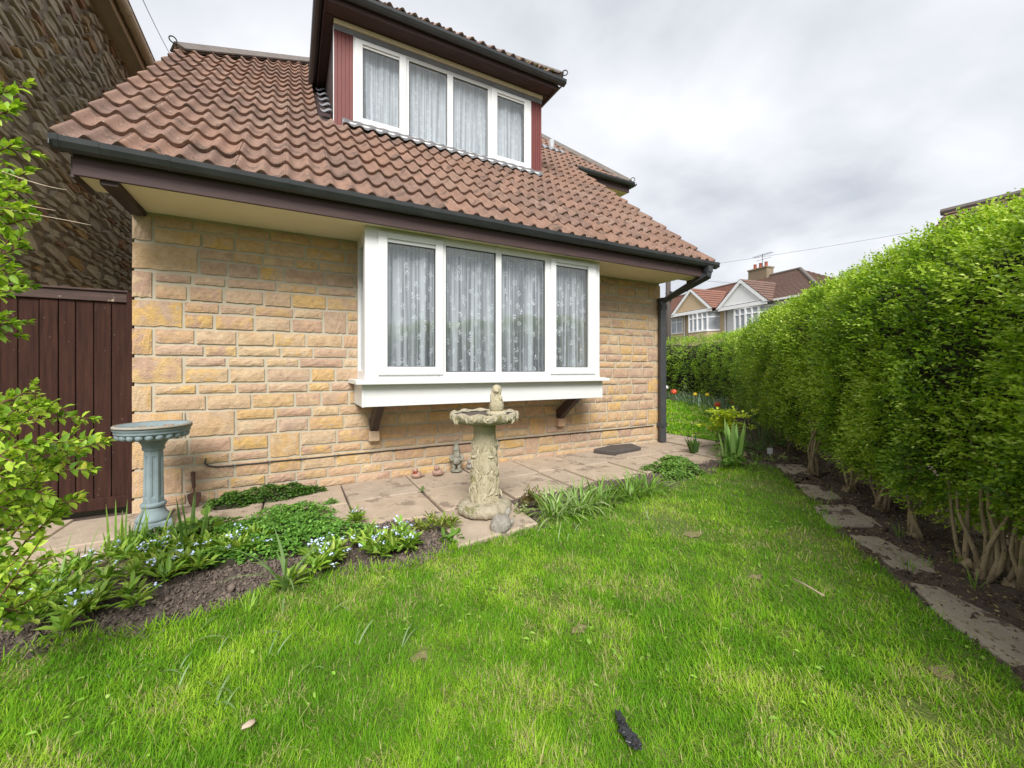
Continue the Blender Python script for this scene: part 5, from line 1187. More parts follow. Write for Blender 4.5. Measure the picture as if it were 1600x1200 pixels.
# broad-leaved plant: each leaf its own piece
e_ = plant('broad_leaf_plant', 'bright broad-leaved plant between the bird bath and the clover mat', g(322, 846))
V, Fs, k = leaves(np.zeros((1, 3)), np.array([[0, 1., 0]]), np.array([[0, 0, 1.]]), 1.0, .48, .2); blm = fast_mesh('leaf', V, Fs, 'broad_leaf', True)
for i in range(34):
    a = rng.uniform(0, 6.283); rr = rng.uniform(.01, .11); L = rng.uniform(.06, .12)
    inst('leaf', blm, e_, (rr*math.cos(a), rr*math.sin(a), rng.uniform(.02, .15)), (rng.uniform(-.2, .8), rng.uniform(-.3, .3), a-1.57+rng.normal(0, .4)), (L, L, L))
m_ = MB()
for i in range(12):
    a = rng.uniform(0, 6.283); rr = rng.uniform(.02, .1); m_.tube([(0, 0, 0), (rr*math.cos(a), rr*math.sin(a), rng.uniform(.06, .15))], .003, 5)
tag(m_.build('stalks', 'moss', e_), kind='stuff')
def mat_plant(name, label, px, ells, n, leaf_r, cols, lumps=.02):
    """ground-hugging mat of small round leaves; ells: (dx, dy, rx, ry, h)"""
    p = g(*px); e_ = plant(name, label, p); parts = []
    A = np.array([e[2]*e[3] for e in ells]); ns = (n*A/A.sum()).astype(int)
    for (dx_, dy_, rx, ry, h), k_ in zip(ells, ns):
        a = rng.random(k_)*6.283; r_ = np.sqrt(rng.random(k_)); ex = 1+.22*np.sin(3*a+dx_*9)+.14*np.sin(5*a+2)
        x, y = dx_+rx*r_*np.cos(a)*ex, dy_+ry*r_*np.sin(a)*ex
        z = h*np.clip(1-r_**3, 0, 1)+lumps*fbm(x, y, 0, 22)*(1-r_*.5)+rng.uniform(-.012, .012, k_)+.012
        P = np.stack([x, y, np.maximum(z, .008)], 1); D = unit(np.column_stack([rng.normal(size=(k_, 2)), rng.normal(0, .25, k_)])); Nn = UPV+rng.normal(0, .38, (k_, 3))
        V, Fs, k = leaves(P, D, Nn, leaf_r*rng.uniform(1.4, 2.4, k_), leaf_r*rng.uniform(1.5, 2.3, k_), .10); parts.append((V, Fs, k, colmix(cols, k_)))
        m_ = MB(); m_.blob((dx_, dy_, -.005), (rx*.86, ry*.86, max(h*.8, .012)), int(dx_*50), .2, 3); m_.build('mat_base', 'hedge_inside', e_, True)
    leaf_obj('leaf_clump', parts, 'leaf', e_, False, 'stuff'); return e_
MC = [(.08, .21, .03), (.14, .32, .045), (.22, .42, .07)]
mat_plant('clover_mat', 'thick mat of small round green leaves spreading onto the paving', (440, 840), [(0, 0, .34, .28, .09), (.20, -.17, .28, .18, .07), (.06, .30, .24, .22, .08), (-.18, -.20, .24, .16, .06), (-.24, .10, .2, .2, .07)], 9800, .0095, MC, .03)
mat_plant('clover_mat', 'dark leafy mat against the foot of the block wall', (425, 782), [(0, 0.02, .36, .10, .09), (.24, .02, .14, .07, .05), (-.28, -.03, .16, .10, .08)], 4600, .0095, [(.05, .13, .025), (.09, .19, .03), (.14, .26, .04)], .03)
mat_plant('clover_mat', 'dark leafy mat around the base of the blue-grey bird bath', (250, 850), [(0, 0, .26, .18, .06), (.2, .1, .2, .15, .06)], 3000, .0085, [(.05, .13, .025), (.09, .19, .03), (.14, .26, .04)])
mat_plant('alpine_mat', 'fresh green low mat at the far end of the bed', (1056, 736), [(0, 0, .30, .22, .07), (-.22, -.2, .16, .12, .04), (.3, .28, .16, .14, .04)], 3600, .011, [(.10, .22, .035), (.16, .31, .05), (.24, .38, .09)])
mat_plant('weed_tuft', 'small green weed in the paving joint', (517, 789), [(0, 0, .06, .025, .015)], 180, .007, MC)
mat_plant('weed_tuft', 'tiny weed beside the small ornaments on the paving', (660, 769), [(0, 0, .02, .015, .02)], 50, .006, MC)
e_ = plant('leafy_clump', 'yellowish leafy clump at the left edge of the bird bath slab', g(682, 832)); rosettes(e_, [(rng.normal(0, .06), rng.normal(0, .05), rng.uniform(0, .06)) for _ in range(12)], 18, (.03, .06), (.010, .018), [(.13, .22, .03), (.26, .36, .05), (.34, .32, .07)], (.2, 1.2))
e_ = plant('leafy_clump', 'broad green rosette on the soil touching the slab corner', g(700, 850)); rosettes(e_, [(0, 0, 0), (.05, .02, 0)], 14, (.06, .10), (.02, .03), [(.10, .22, .03), (.19, .33, .05)], (.2, .9))
e_ = plant('bronze_plant', 'bronze and green leafy plant beside the bird bath slab', g(822, 800)); rosettes(e_, [(rng.normal(.02, .07), rng.normal(.03, .05), rng.uniform(.03, .11)) for _ in range(16)], 20, (.02, .045), (.007, .013), [(.12, .10, .03), (.20, .13, .05), (.13, .17, .04), (.17, .08, .04)], (.1, 1.3))
rosettes(e_, [(-.05+rng.normal(0, .06), -.05+rng.normal(0, .03), rng.uniform(.01, .05)) for _ in range(7)], 9, (.022, .034), (.017, .026), [(.24, .30, .10), (.34, .38, .18)], (-.1, .8))
VC = [(.14, .29, .035), (.24, .40, .06), (.44, .53, .26), (.19, .34, .05)]
for i, (px, lb, nn) in enumerate((((868, 806), 'pale edged strap leaf clump next to the bronze plant', 70), ((905, 796), 'spreading strap leaf clump second from the bronze plant', 75), ((945, 787), 'strap leaf clump in the middle of the green row', 60), ((985, 778), 'upright strap leaf clump near the end of the green row', 60), ((1012, 768), 'short dark strap leaf clump at the end of the green row', 50))):
    strap('strap_leaf_clump', lb, g(*px)+np.array([0, 0, .01]), nn+35, (.14, .30), (.010, .017), (.1, 1.0), (.6, 1.9), VC if i < 2 else VC[:2]+[(.09, .19, .03)], .11, group='strap leaf clumps beside the paving')
strap('leafy_shoot', 'two thin yellow green shoots on the soil', g(1070, 748), 4, (.16, .22), (.008, .012), (.02, .15), (.0, .2), [(.22, .34, .05), (.30, .40, .08)], .015)
strap('hyacinth_leaves', 'stubby dark green upright leaves at the paving edge', g(1085, 708), 22, (.14, .26), (.03, .042), (.05, .5), (.0, .4), [(.035, .085, .025), (.07, .15, .04), (.16, .26, .04)], .04)
strap('tulip_leaves', 'broad upright pale green tulip leaves at the bed corner', g(1147, 722), 24, (.30, .50), (.05, .075), (.02, .28), (.0, .25), [(.20, .38, .09), (.32, .50, .16)], .10)
e_ = plant('euphorbia', 'lime yellow flowering euphorbia behind the tulip leaves', g(1133, 708)); rosettes(e_, [(rng.normal(0, .13), rng.normal(0, .10), rng.uniform(.26, .52)) for _ in range(60)], 16, (.030, .052), (.025, .04), [(.46, .56, .03), (.60, .66, .06), (.32, .46, .03)], (-.1, .7))
rosettes(e_, [(rng.normal(0, .11), rng.normal(0, .09), rng.uniform(.03, .30)) for _ in range(34)], 14, (.04, .07), (.010, .016), [(.09, .20, .03), (.16, .30, .04)], (-.2, .8))
e_ = plant('leafy_clump', 'dark leafy plant at the foot of the tulip leaves', g(1140, 732)); rosettes(e_, [(rng.normal(0, .10), rng.normal(0, .07), rng.uniform(.01, .09)) for _ in range(18)], 16, (.03, .05), (.015, .022), [(.05, .13, .02), (.12, .25, .03), (.2, .34, .04)], (0, .9))
strap('daffodil_leaves', 'grey green daffodil leaves leaning at the hedge foot', g(1190, 690), 24, (.3, .5), (.012, .018), (.1, .5), (.2, 1.0), [(.10, .18, .07), (.19, .28, .13)], .12)
strap('daffodil_leaves', 'thin daffodil leaves in the shade of the hedge', g(1218, 694), 18, (.25, .4), (.010, .015), (.1, .6), (.2, 1.0), [(.07, .15, .05), (.15, .25, .08)], .12)
e_ = plant('leafy_clump', 'sprawling mixed leaves beside the white plant label', g(1180, 705)); rosettes(e_, [(rng.normal(0, .22), rng.normal(0, .12), rng.uniform(0, .09)) for _ in range(26)], 13, (.03, .06), (.013, .022), [(.08, .17, .04), (.17, .28, .07)], (.1, 1.0))
strap('leafy_shoot', 'small green shoots by the white plant label', g(1182, 722), 16, (.08, .16), (.01, .016), (.05, .5), (.0, .4), [(.13, .26, .04), (.24, .36, .08)], .05)
e_ = plant('leafy_clump', 'pale yellowish seedlings on the soil at the first stepping stones', g(1212, 722)); rosettes(e_, [(rng.normal(0, .12), rng.normal(0, .05), .01) for _ in range(7)], 9, (.03, .05), (.012, .018), [(.24, .33, .09), (.36, .42, .16)], (.2, .9))
e_ = plant('euphorbia', 'small lime euphorbia in the shade under the hedge', g(1172, 662)); rosettes(e_, [(rng.normal(0, .16), rng.normal(0, .12), rng.uniform(.15, .40)) for _ in range(26)], 13, (.03, .05), (.022, .032), [(.20, .34, .03), (.34, .45, .04)], (-.1, .8))
for i, (px, lb) in enumerate((((1405, 838), 'grass tuft beside the twisted single hedge trunk'), ((1447, 888), 'grass tuft at the edge of the long stepping stone'), ((1495, 880), 'grass blades in front of the double hedge trunks'), ((1420, 893), 'leaning grass blades between lawn and long stepping stone'), ((1525, 920), 'low grass tuft between the large stepping stone and the trunks'), ((1300, 782), 'tiny grass tuft near the narrow stepping stone'))):
    strap('grass_tuft', lb, g(*px), 9, (.05, .12), (.004, .007), (.05, .5), (.1, .7), SW, .02, group='grass tufts along the hedge path')
# far border of spring bulbs beside the back lawn
for i, (px, lb) in enumerate((((1135, 650), 'grey green bulb leaves behind the salmon tulip'), ((1118, 640), 'silvery bulb leaves beside the back lawn bend'), ((1100, 634), 'bluish bulb leaves beside the yellow daffodils'), ((1080, 629), 'bulb leaves under the far hedge with white flowers'), ((1060, 624), 'bulb leaves around the red tulip'), ((1043, 621), 'farthest bulb leaves at the house corner'))):
    p = g(*px); strap('bulb_leaves', lb, p, 80, (.25, .5), (.018, .03), (.1, .9), (.2, 1.1), [(.09, .17, .07), (.20, .30, .19), (.30, .38, .30)], .45, group='bulb leaves in the far border')
def tulip(px, mat, label, h=.34, r=.05):
    p = g(*px); e_ = plant('tulip', label, p); m_ = MB(); m_.tube([(0, 0, 0), (.01, 0, h)], .006, 6); m_.build('flower_stem', 'moss', e_)
    for q in range(6):
        a = q*math.pi/3; m_ = MB(); c, s_ = math.cos(a), math.sin(a)
        pr_ = [(.006, 0, .012), (r*.9, .25, r*.62), (r*.95, .62, r*.6), (r*.55, 1.0, .004)]; V = []
        for rr, hh_, w in pr_: V += [(rr*c-w*s_*.7, rr*s_+w*c*.7, h+hh_*r*1.9), (rr*c*1.08, rr*s_*1.08, h+hh_*r*1.9), (rr*c+w*s_*.7, rr*s_-w*c*.7, h+hh_*r*1.9)]
        m_.add(V, [(3*j+k_, 3*j+k_+1, 3*j+k_+4, 3*j+k_+3) for j in range(3) for k_ in range(2)]); m_.build('petal', mat, e_, True)
tulip((1053, 634), 'petal_red', 'red tulip by the far lawn edge', .30, .075); tulip((1121, 654), 'petal_red', 'salmon red tulip among grey bulb leaves', .22, .06); tulip((1144, 645), 'petal_red', 'dark red tulip half hidden under the hedge', .2, .035)
for px, lb in (((1146 - 60, 636), 'yellow daffodil nearest the red tulip'), ((1105, 637), 'yellow daffodil among the silvery leaves'), ((1085, 622), 'single yellow flower against the dark far hedge')): tulip(px, 'petal_yellow', lb, .28, .05)
for px, lb in (((1041, 625), 'white flower at the house corner border'), ((1072, 624), 'white flowers under the far hedge')): tulip(px, 'petal_white', lb, .32, .07)

# ------------------------------------------------------------------ shrub leaning in from the left
shrub = empty('shrub', 'leafy shrub with reddish twigs leaning over the flower bed corner', 'shrub', (-.10, -2.02, 0))
so_ = np.array([-.10, -2.02, 0])
V, Fs, k = leaves(np.zeros((1, 3)), np.array([[0, 1., 0]]), np.array([[0, 0, 1.]]), 1.0, .56, .20); slm = fast_mesh('leaf', V, Fs, 'shrub_leaf', True)
twigs = [((-60, 900), (60, 700, 1.55), (165, 690, 1.6)), ((-80, 850), (20, 720, 1.5), (148, 735, 1.55)), ((-80, 900), (30, 800, 1.5), (125, 780, 1.55)), ((-60, 700), (40, 640, 1.6), (150, 655, 1.7)),
         ((-70, 760), (20, 690, 1.45), (120, 690, 1.5)), ((-60, 720), (10, 650, 1.5), (70, 632, 1.55)), ((-90, 850), (10, 770, 1.4), (95, 800, 1.45)), ((-60, 960), (30, 850, 1.4), (90, 800, 1.42)),
         ((-50, 1000), (20, 930, 1.35), (75, 870, 1.38)), ((-60, 980), (0, 900, 1.3), (40, 860, 1.32)), ((-60, 780), (0, 740, 1.3), (55, 720, 1.32)), ((-60, 820), (-5, 800, 1.35), (60, 760, 1.36)), ((-60, 1010), (0, 960, 1.3), (60, 930, 1.32)), ((-50, 680), (-5, 660, 1.35), (30, 655, 1.4)),
         ((-70, 560), (-10, 500, 1.5), (22, 505, 1.5)), ((-70, 480), (0, 470, 1.5), (38, 440, 1.5)), ((-70, 420), (-5, 400, 1.5), (40, 385, 1.5)), ((-70, 380), (0, 350, 1.55), (58, 340, 1.55)), ((-70, 330), (0, 290, 1.55), (50, 265, 1.55)), ((-70, 260), (-5, 240, 1.5), (28, 222, 1.5)), ((-60, 200), (-5, 180, 1.5), (25, 170, 1.5)), ((-60, 160), (0, 150, 1.5), (22, 140, 1.5)),
         ((-60, 360), (-10, 330, 1.4), (30, 320, 1.42)), ((-60, 440), (-10, 430, 1.4), (20, 415, 1.42))]
base_tw = list(twigs)
for (a_, b__, c_) in base_tw:
    for _ in range(1):
        j_ = lambda sx_, sy_: (rng.normal(0, sx_), rng.normal(0, sy_)); q1, q2 = j_(14, 28), j_(16, 30); dz_ = rng.uniform(-.12, .10)
        twigs.append((a_, (b__[0]+q1[0]-12, b__[1]+q1[1], b__[2]+dz_), (c_[0]+q2[0]-26, c_[1]+q2[1], c_[2]+dz_)))
ntw = 0; nleaf = 0; stuff_parts = []
tops = [(-70, 960, 1.45), (-75, 760, 1.45), (-75, 520, 1.5), (-72, 330, 1.52), (-65, 150, 1.5)]
tp = [np.array([-.14, -2.0, 0.0])+0]+[at(*t) for t in tops]
m_ = MB(); m_.tube([tuple(p-so_) for p in tp], [.022, .018, .015, .012, .009, .005], 8); m_.build('trunk', 'bark', shrub, True)
m_ = MB(); m_.tube([tuple(p-so_) for p in (tp[0]+np.array([.05, .03, 0]), at(-50, 980, 1.38), at(-45, 800, 1.38), at(-55, 680, 1.42))], [.018, .014, .011, .006], 8); m_.build('trunk', 'bark', shrub, True)
for (x0, y0), mid, tip in twigs:
    A = at(x0, y0, mid[2]); B = at(*mid); C_ = at(*tip); pts = []
    for i in range(13):
        t = i/12; pts.append((1-t)**2*A+2*t*(1-t)*B+t*t*C_)
    m_ = MB(); m_.tube([tuple(p-so_) for p in pts], [.0045-.0028*i/12 for i in range(13)], 6); m_.build('twig', 'twig_red', shrub, True)
    sub = [(pts, 1.0)]
    for i in (4, 7, 9):                                 # short side shoots
        d = unit(rng.normal(size=3)+np.array([.6*RT[0], .6*RT[1], .5])); q = [pts[i]+d*(.09*j/4) for j in range(5)]; sub.append((q, .9))
        m_ = MB(); m_.tube([tuple(p-so_) for p in q], [.0022-.0010*j/4 for j in range(5)], 5); m_.build('twig', 'twig_red', shrub, True)
    for q, k_ in sub:
        L_ = np.linalg.norm(np.array(q[-1])-np.array(q[0])); m = max(3, int(L_/.022))
        for i in range(m):
            t = 0.15+.85*(i+.5)/m; f = t*(len(q)-1); j = min(int(f), len(q)-2); p = q[j]+(q[j+1]-q[j])*(f-j); d = unit(q[j+1]-q[j]); tip_ = i >= m-2
            a0 = rng.random()*6.283
            sa = unit(np.cross(d, UPV)); sb_ = np.cross(sa, d)
            for kk in range(4 if tip_ else 2):
                a = (i % 2)*math.pi/2+kk*(math.pi if not tip_ else math.pi/2)+rng.normal(0, .25); o_ = sa*math.cos(a)+sb_*math.sin(a)
                D = unit(o_*(.9 if not tip_ else .55)+d*(.55 if not tip_ else .95)); L = rng.uniform(.030, .046)*k_*(.8 if tip_ else 1)
                if nleaf < 290:
                    nrm = unit(UPV+d*.4+rng.normal(0, .3, 3)); S = unit(np.cross(D, nrm)); U = np.cross(S, D)
                    M_ = Matrix(((S[0], D[0], U[0]), (S[1], D[1], U[1]), (S[2], D[2], U[2]))).to_euler()
                    inst('leaf', slm, shrub, tuple(p-so_), M_, (L, L, L))
                else: stuff_parts.append((p-so_, D, L))
                nleaf += 1
if stuff_parts:
    P = np.array([q[0] for q in stuff_parts]); D = np.array([q[1] for q in stuff_parts]); L = np.array([q[2] for q in stuff_parts]); n = len(P)
    V, Fs, k = leaves(P, D, UPV+rng.normal(0, .4, (n, 3)), L, L*.56, .2); leaf_obj('leaf', [(V, Fs, k, colmix([(.13, .26, .025), (.24, .40, .035), (.38, .54, .05), (.50, .60, .09)], n))], 'leaf', shrub, True, 'stuff')
for (p, q, r__) in (((-10, 262), (55, 290), (105, 297)), ((-10, 305), (40, 322), (87, 329)), ((-10, 325), (60, 335), (143, 352))):
    A, B, C_ = at(*p, 1.5), at(*q, 1.5), at(*r__, 1.52); m_ = MB(); m_.tube([tuple((1-t)**2*A+2*t*(1-t)*B+t*t*C_-so_) for t in np.linspace(0, 1, 9)], [.0022-.0012*i/8 for i in range(9)], 5); m_.build('bare_twig', 'dead_twig', shrub, True)

# ------------------------------------------------------------------ bird baths and ornaments
# blue-grey classical bath by the gate
bp = g(240, 824); bath1 = empty('bird_bath', 'blue-grey pedestal bird bath with fluted column and scalloped bowl', 'bird bath', tuple(bp+np.array([0, 0, .012])), .25)
m_ = MB(); m_.box(-.13, .13, -.13, .13, -.01, .045); m_.build('plinth', 'blue_stone', bath1, bev=.012)
m_ = MB(); m_.lathe([(.125, .045), (.125, .06), (.118, .075), (.095, .095), (.083, .12), (.080, .135)], 36); m_.build('base', 'blue_stone', bath1, True)
m_ = MB(); m_.lathe([(.083, .136), (.091, .142), (.094, .152), (.091, .162), (.083, .168)], 36); m_.build('collar', 'blue_stone', bath1, True)
def octo(r, z, a):
    k_ = math.cos(math.pi/8)/math.cos(((a+math.pi/8) % (math.pi/4))-math.pi/8); d = abs(((a+math.pi/8) % (math.pi/4))-math.pi/8)/(math.pi/8)
    return (r*k_*(0.92 if d < .42 and .21 < z < .49 else 1.0), z)
m_ = MB(); m_.lathe([(.078, .168), (.078, .195), (.077, .205), (.077, .215), (.075, .35), (.073, .485), (.073, .495), (.073, .515), (.071, .53)], 96, fn=octo); m_.build('column', 'blue_stone', bath1)
m_ = MB(); m_.lathe([(.071, .53), (.080, .535), (.082, .545), (.078, .555), (.088, .575), (.105, .595), (.11, .600)], 36); m_.build('capital', 'blue_stone', bath1, True)
m_ = MB(); m_.lathe([(.10, .598), (.15, .606), (.205, .625), (.245, .648), (.262, .656), (.268, .664), (.262, .672), (.272, .678), (.280, .692), (.278, .708), (.262, .712), (.245, .704), (.22, .688), (.15, .672), (.02, .668)], 64); bo = m_.build('bowl', 'blue_stone', bath1, True); bath1.scale = (.77, .77, 1.0)
for i in range(22):
    a = 2*math.pi*i/22; c = MB(); c.blob((0, 0, 0), (.033, .030, .024), i, .05, 2); ob = c.build('scallop', 'blue_stone', bo, True); ob.location = (.232*math.cos(a), .232*math.sin(a), .640); ob.rotation_euler = (0, 0, a+math.pi/2)
m_ = MB(); m_.lathe([(.2605, .7125), (.2795, .7085), (.2815, .693), (.279, .7075), (.2700, .7140), (.2605, .7132)], 64, caps=False); m_.build('rim_stain', 'blue_stone_rim', bo, True)
for i in range(16):
    a, rr = rng.uniform(0, 6.283), .135*math.sqrt(rng.random()); c = MB(); c.blob((0, 0, 0), (rng.uniform(.012, .026), rng.uniform(.010, .02), rng.uniform(.004, .010)), i, .6, 2, 2.0)
    ob = tag(c.build('dead_leaf', 'dry_leaf', None, True), 'dry curled leaf lying in the blue-grey bird bath bowl', 'leaf', 'dead leaves in the bird bath'); ob.location = tuple(bp+np.array([rr*math.cos(a), rr*math.sin(a), .695+.002*i/16+.004])); ob.rotation_euler = (rng.normal(0, .3), rng.normal(0, .3), a)
# tan leafy bath
b2 = g(757, 806); bath2 = empty('bird_bath', 'tan stone bird bath with leaf carved trunk and small figure', 'bird bath', (b2[0], b2[1], b2[2]+.031))
lump_fn = lambda amp, fr_: (lambda r, z, a: (r*(1+amp*mnoise.noise(Vector((math.cos(a)*fr_, math.sin(a)*fr_, z*14)))), z))
m_ = MB(); m_.lathe([(.165, 0), (.188, .012), (.195, .035), (.19, .058), (.17, .078), (.135, .088), (.09, .09)], 96, fn=lump_fn(.09, 9)); m_.build('base', 'tan_stone_dark', bath2, True)
cprof = [(.104, .085), (.106, .11), (.101, .18), (.094, .28), (.089, .38), (.085, .46), (.081, .53), (.079, .60), (.083, .64)]
cp2 = []
for i in range(len(cprof)-1):
    for j in range(4): t = j/4; cp2.append((cprof[i][0]*(1-t)+cprof[i+1][0]*t, cprof[i][1]*(1-t)+cprof[i+1][1]*t))
cp2.append(cprof[-1])
bark_fn = lambda r, z, a: (r*(1+.035*mnoise.noise(Vector((math.cos(a)*7, math.sin(a)*7, z*9)))+.022*math.sin(a*23+5*mnoise.noise(Vector((a, z*6, 1))))), z)
m_ = MB(); m_.lathe(cp2, 96, fn=bark_fn); co = m_.build('column', 'tan_stone', bath2, True)
V, Fs, k = leaves(np.zeros((1, 3)), np.array([[0, 0, -1.]]), np.array([[1., 0, 0]]), 1.0, .52, .18); lrm = fast_mesh('carved_leaf', V, Fs, 'tan_stone', True)
bm = bmesh.new(); bm.from_mesh(lrm); ret = bmesh.ops.extrude_face_region(bm, geom=bm.faces[:])
for v in [q for q in ret['geom'] if isinstance(q, bmesh.types.BMVert)]: v.co.x -= .10
for f_ in bm.faces: f_.smooth = False
bmesh.ops.recalc_face_normals(bm, faces=bm.faces); bm.to_mesh(lrm); bm.free()
for i in range(92):
    z = .10+.40*(i/92)**.9+rng.uniform(-.02, .02); a = i*2.399+rng.normal(0, .15); r_ = np.interp(z, [p[1] for p in cprof], [p[0] for p in cprof]); L = rng.uniform(.06, .095)
    ob = inst('carved_leaf', lrm, co, (r_*math.cos(a)*.985, r_*math.sin(a)*.985, z+L*.5), (rng.normal(0, .6), -.10, a), (L, L, L))
bowl_fn = lambda r, z, a: (r*(1+.022*math.sin(a*17+1.5*math.sin(a*3))+.016*mnoise.noise(Vector((math.cos(a)*6, math.sin(a)*6, z*20)))), z+(.006*math.sin(a*11) if r > .2 else 0))
m_ = MB(); m_.lathe([(.075, .64), (.12, .645), (.19, .655), (.225, .668), (.243, .685), (.248, .705), (.246, .728), (.238, .734), (.228, .731), (.220, .720), (.10, .712), (.01, .712)], 120, fn=bowl_fn); bo2 = m_.build('bowl', 'tan_stone_dark', bath2, True)
for i in range(40):
    a = 2*math.pi*i/40+rng.normal(0, .04); L = rng.uniform(.042, .062); inst('carved_leaf', lrm, bo2, (.243*math.cos(a), .243*math.sin(a), .735-rng.uniform(0, .02)), (rng.normal(0, .6), -.12, a), (L, L, L))
m_ = MB(); m_.lathe([(.219, .7205), (.10, .7206), (.005, .7207)], 40); m_.build('silt', 'soil', bo2, True)
fig = MB(); fx, fy = .02, -.16                                         # seated squirrel-like figure
fig.lathe([(.070, 0), (.074, .010), (.066, .024), (.052, .028)], 24, (fx, fy, .725), lump_fn(.08, 4))
fig.lathe([(.040, 0), (.050, .022), (.051, .05), (.045, .078), (.036, .10), (.031, .118), (.033, .135), (.034, .152), (.030, .170), (.020, .184), (.006, .190)], 32, (fx, fy, .745), lump_fn(.16, 5))
fig.blob((fx-.014, fy-.026, .890), (.017, .018, .014), 8, .25, 2); fig.blob((fx-.034, fy, .845), (.014, .018, .045), 9, .4, 2); fig.blob((fx+.012, fy-.034, .84), (.014, .016, .026), 2, .3, 2); fig.build('figurine', 'tan_stone', bath2, True)
# tortoise leaning on the base
tp_ = g(785, 832); tort = empty('tortoise_ornament', 'grey stone tortoise ornament leaning against the bird bath base', 'ornament', (tp_[0], tp_[1], tp_[2]+.03), -.5)
tort.rotation_euler = (0, R(-38), R(20))
V = MB(); V.lathe([(.005, .075), (.03, .072), (.052, .058), (.066, .036), (.072, .015), (.066, .006)][::-1], 24, (0, 0, .01), lambda r, z, a: (r*(1+.06*abs(math.sin(a*4))), z+(.006 if int(a*4/math.pi) % 2 else 0))); sho = V.build('shell', 'grey_ornament', tort, True)
for (r__, z__, n__) in ((0.0, .084, 1), (.034, .078, 6), (.060, .050, 9)):
    for i in range(n__):
        a = 6.283*i/n__; c = MB(); c.lathe([(.017, 0), (.014, .006), (.006, .009)], 6); ob = c.build('scute', 'grey_ornament', sho); ob.location = (r__*math.cos(a), r__*math.sin(a), z__-.004); ob.rotation_euler = (0, r__*13, a)
for dx_, dy_ in ((.055, .045), (.055, -.045), (-.05, .045), (-.05, -.045)): c = MB(); c.blob((dx_, dy_, .008), (.026, .016, .014), 2, .2, 2); c.build('leg', 'grey_ornament', tort, True)
c = MB(); c.tube([(.055, 0, .02), (.085, 0, .035), (.105, 0, .042)], [.016, .017, .020], 10); c.blob((.108, 0, .043), (.022, .018, .017), 1, .1, 2); c.build('head', 'grey_ornament', tort, True)
# gnome
gp = g(712, 737); gn = empty('garden_gnome', 'mossy grey garden gnome with pointed hat against the wall', 'ornament', (gp[0], gp[1]-.02, gp[2]+.012), -.3)
m_ = MB(); m_.lathe([(.062, 0), (.064, .012), (.055, .018)], 20, fn=lump_fn(.1, 4)); m_.build('base', 'gnome_stone', gn, True)
for s_ in (-1, 1):
    c = MB(); c.tube([(s_*.026, 0, .015), (s_*.026, 0, .085)], [.020, .024], 10); c.blob((s_*.03, -.02, .022), (.020, .032, .014), 3, .1, 2); c.build('leg', 'gnome_stone', gn, True)
m_ = MB(); m_.lathe([(.040, .075), (.052, .09), (.054, .115), (.046, .15), (.036, .175), (.028, .185)], 20, fn=lump_fn(.08, 4)); m_.build('body', 'gnome_stone', gn, True)
for s_ in (-1, 1):
    c = MB(); c.tube([(s_*.042, 0, .165), (s_*.066, -.012, .135), (s_*.048, -.045, .125)], [.016, .015, .013], 8); c.blob((s_*.045, -.05, .125), .014, 5, .1, 1); c.build('arm', 'gnome_stone', gn, True)
m_ = MB(); m_.blob((0, -.006, .205), (.034, .034, .036), 1, .1, 3); m_.blob((0, -.042, .208), (.009, .010, .009), 1, .1, 1); m_.build('head', 'gnome_stone', gn, True)
m_ = MB(); m_.blob((0, -.034, .172), (.030, .020, .040), 4, .35, 3, 5); m_.build('beard', 'gnome_stone', gn, True)
m_ = MB(); m_.lathe([(.040, .215), (.041, .226), (.033, .245), (.022, .275), (.010, .305), (.003, .318)], 18, (0, .0, 0), lambda r, z, a: (r, z)); m_.build('hat', 'gnome_stone', gn, True)
def little_bird(px, label, mat, red):
    p = g(*px); e_ = empty('bird_ornament', label, 'ornament', (p[0], p[1]-.01, p[2]+.012), rng.uniform(-.6, .4)); c = MB(); c.blob((0, 0, .035), (.048, .042, .036), 4, .2, 3); c.tube([(.03, .02, .03), (.075, .035, .022)], [.018, .008], 8); c.build('body', mat, e_, True)
    c = MB(); c.blob((-.008, -.012, .082), (.028, .027, .028), 2, .12, 3); c.tube([(-.012, -.036, .082), (-.014, -.054, .078)], [.007, .002], 6); c.build('head', mat, e_, True)
    if red: c = MB(); c.blob((-.008, -.026, .066), (.024, .016, .024), 2, .1, 2); c.build('breast', 'red_paint', e_, True)
little_bird((650, 749), 'small robin ornament with red breast on the paving by the wall', 'pink_ornament', True); little_bird((683, 745), 'small pinkish bird ornament between the robin and the gnome', 'pink_ornament', False); little_bird((735, 735), 'small grey bird ornament half behind the leafy bird bath', 'grey_ornament', False)
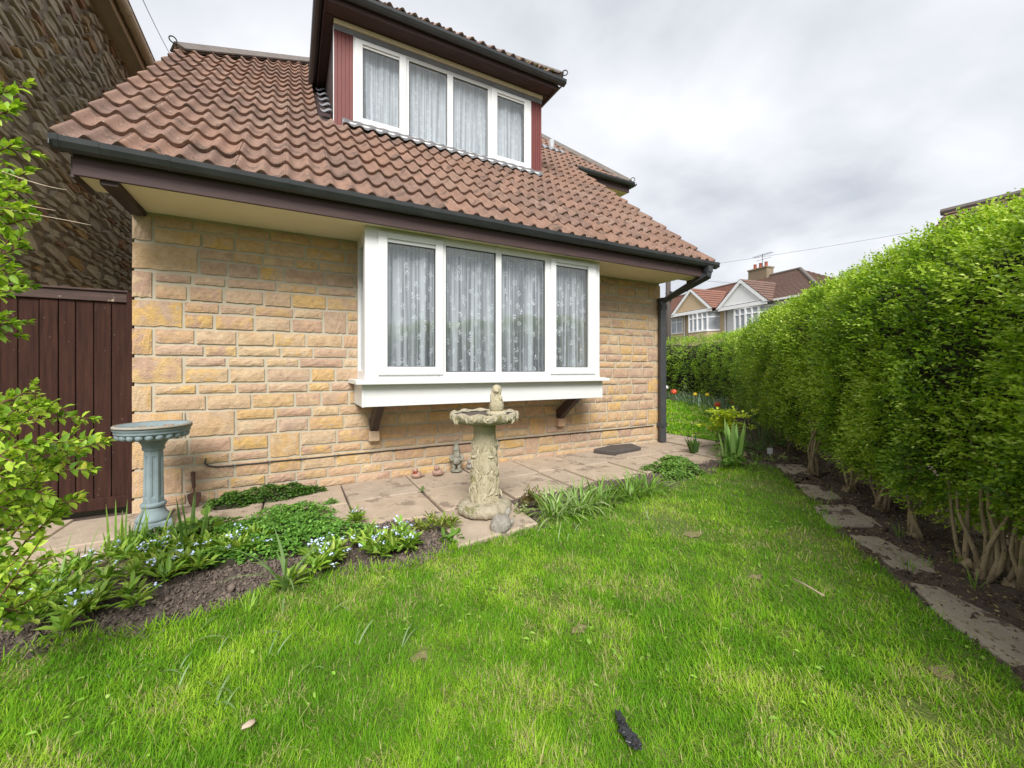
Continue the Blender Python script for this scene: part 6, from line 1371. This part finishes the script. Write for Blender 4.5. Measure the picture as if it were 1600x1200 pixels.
# rusty trowel against the wall
trw = empty('trowel', 'rusty hand trowel leaning against the block wall', 'trowel', (.40, -.10, .015)); trw.rotation_euler = (R(-12), R(-3), R(8))
m_ = MB(); m_.tube([(0, 0, .155), (0, 0, .17), (0, 0, .24), (0, 0, .275), (0, 0, .285)], [.010, .013, .014, .016, .010], 12); m_.build('handle', 'old_wood', trw, True)
m_ = MB(); m_.tube([(0, 0, .10), (0, 0, .158)], .006, 8); m_.build('shank', 'rust', trw, True)
m_ = MB(); V = []
for z, w in ((0, .004), (.02, .022), (.05, .036), (.09, .044), (.115, .042), (.12, .02)): V += [(-w, -.012*w/.044, z), (0, .006, z), (w, -.012*w/.044, z)]
m_.add(V, [(3*j+q, 3*j+q+1, 3*j+q+4, 3*j+q+3) for j in range(5) for q in range(2)]); bl_ = m_.build('blade', 'rust', trw, True); md = bl_.modifiers.new('solid', 'SOLIDIFY'); md.thickness = .003
# dark slate slab by the wall
o = poly_slab('slate_slab', [(4.36, -.15), (4.47, -.40), (4.95, -.36), (5.03, -.13), (4.70, -.06)], .062, .045, 'slate', seed=9, rough=.006); tag(o, 'dark slate slab lying on the paving by the wall', 'slab')
lb_ = g(1203, 713); e_ = empty('plant_label', 'small white plant label stuck in the soil under the hedge', 'label', tuple(lb_), -.4); MB().box(-.035, .035, -.002, .002, .03, .10).build('tag', 'white_label', e_, bev=.003); MB().box(-.006, .006, -.002, .002, -.02, .0295).build('stake', 'white_label', e_)
# small litter on the lawn
p = g(978, 1160); c = MB()
for i in range(6): c.blob((rng.normal(0, .004), .018*i-.045, .036+rng.normal(0, .002)), (.017-.0015*i, .018, .007), i, 1.0, 3, 3.0)
o = c.build('plastic_scrap', 'black_plastic'); tag(o, 'crumpled scrap of black plastic on the lawn', 'scrap'); o.location = tuple(p); o.rotation_euler = (0, .1, -.3)
p = g(388, 1150); c = MB(); c.blob((0, 0, .035), (.020, .013, .005), 3, .4, 2); o = c.build('pale_leaf', 'dead_twig', None, True); tag(o, 'pale pinkish dead leaf on the lawn', 'leaf'); o.location = tuple(p); o.rotation_euler = (0, 0, .4)
A, B = g(1238, 918), g(1288, 947); c = MB(); c.tube([tuple(A+np.array([0, 0, .045])), tuple((A+B)/2+np.array([0, .01, .05])), tuple(B+np.array([0, 0, .045]))], .0035, 6); tag(c.build('twig', 'dead_twig', None, True), 'bare pale twig lying on the lawn', 'twig')
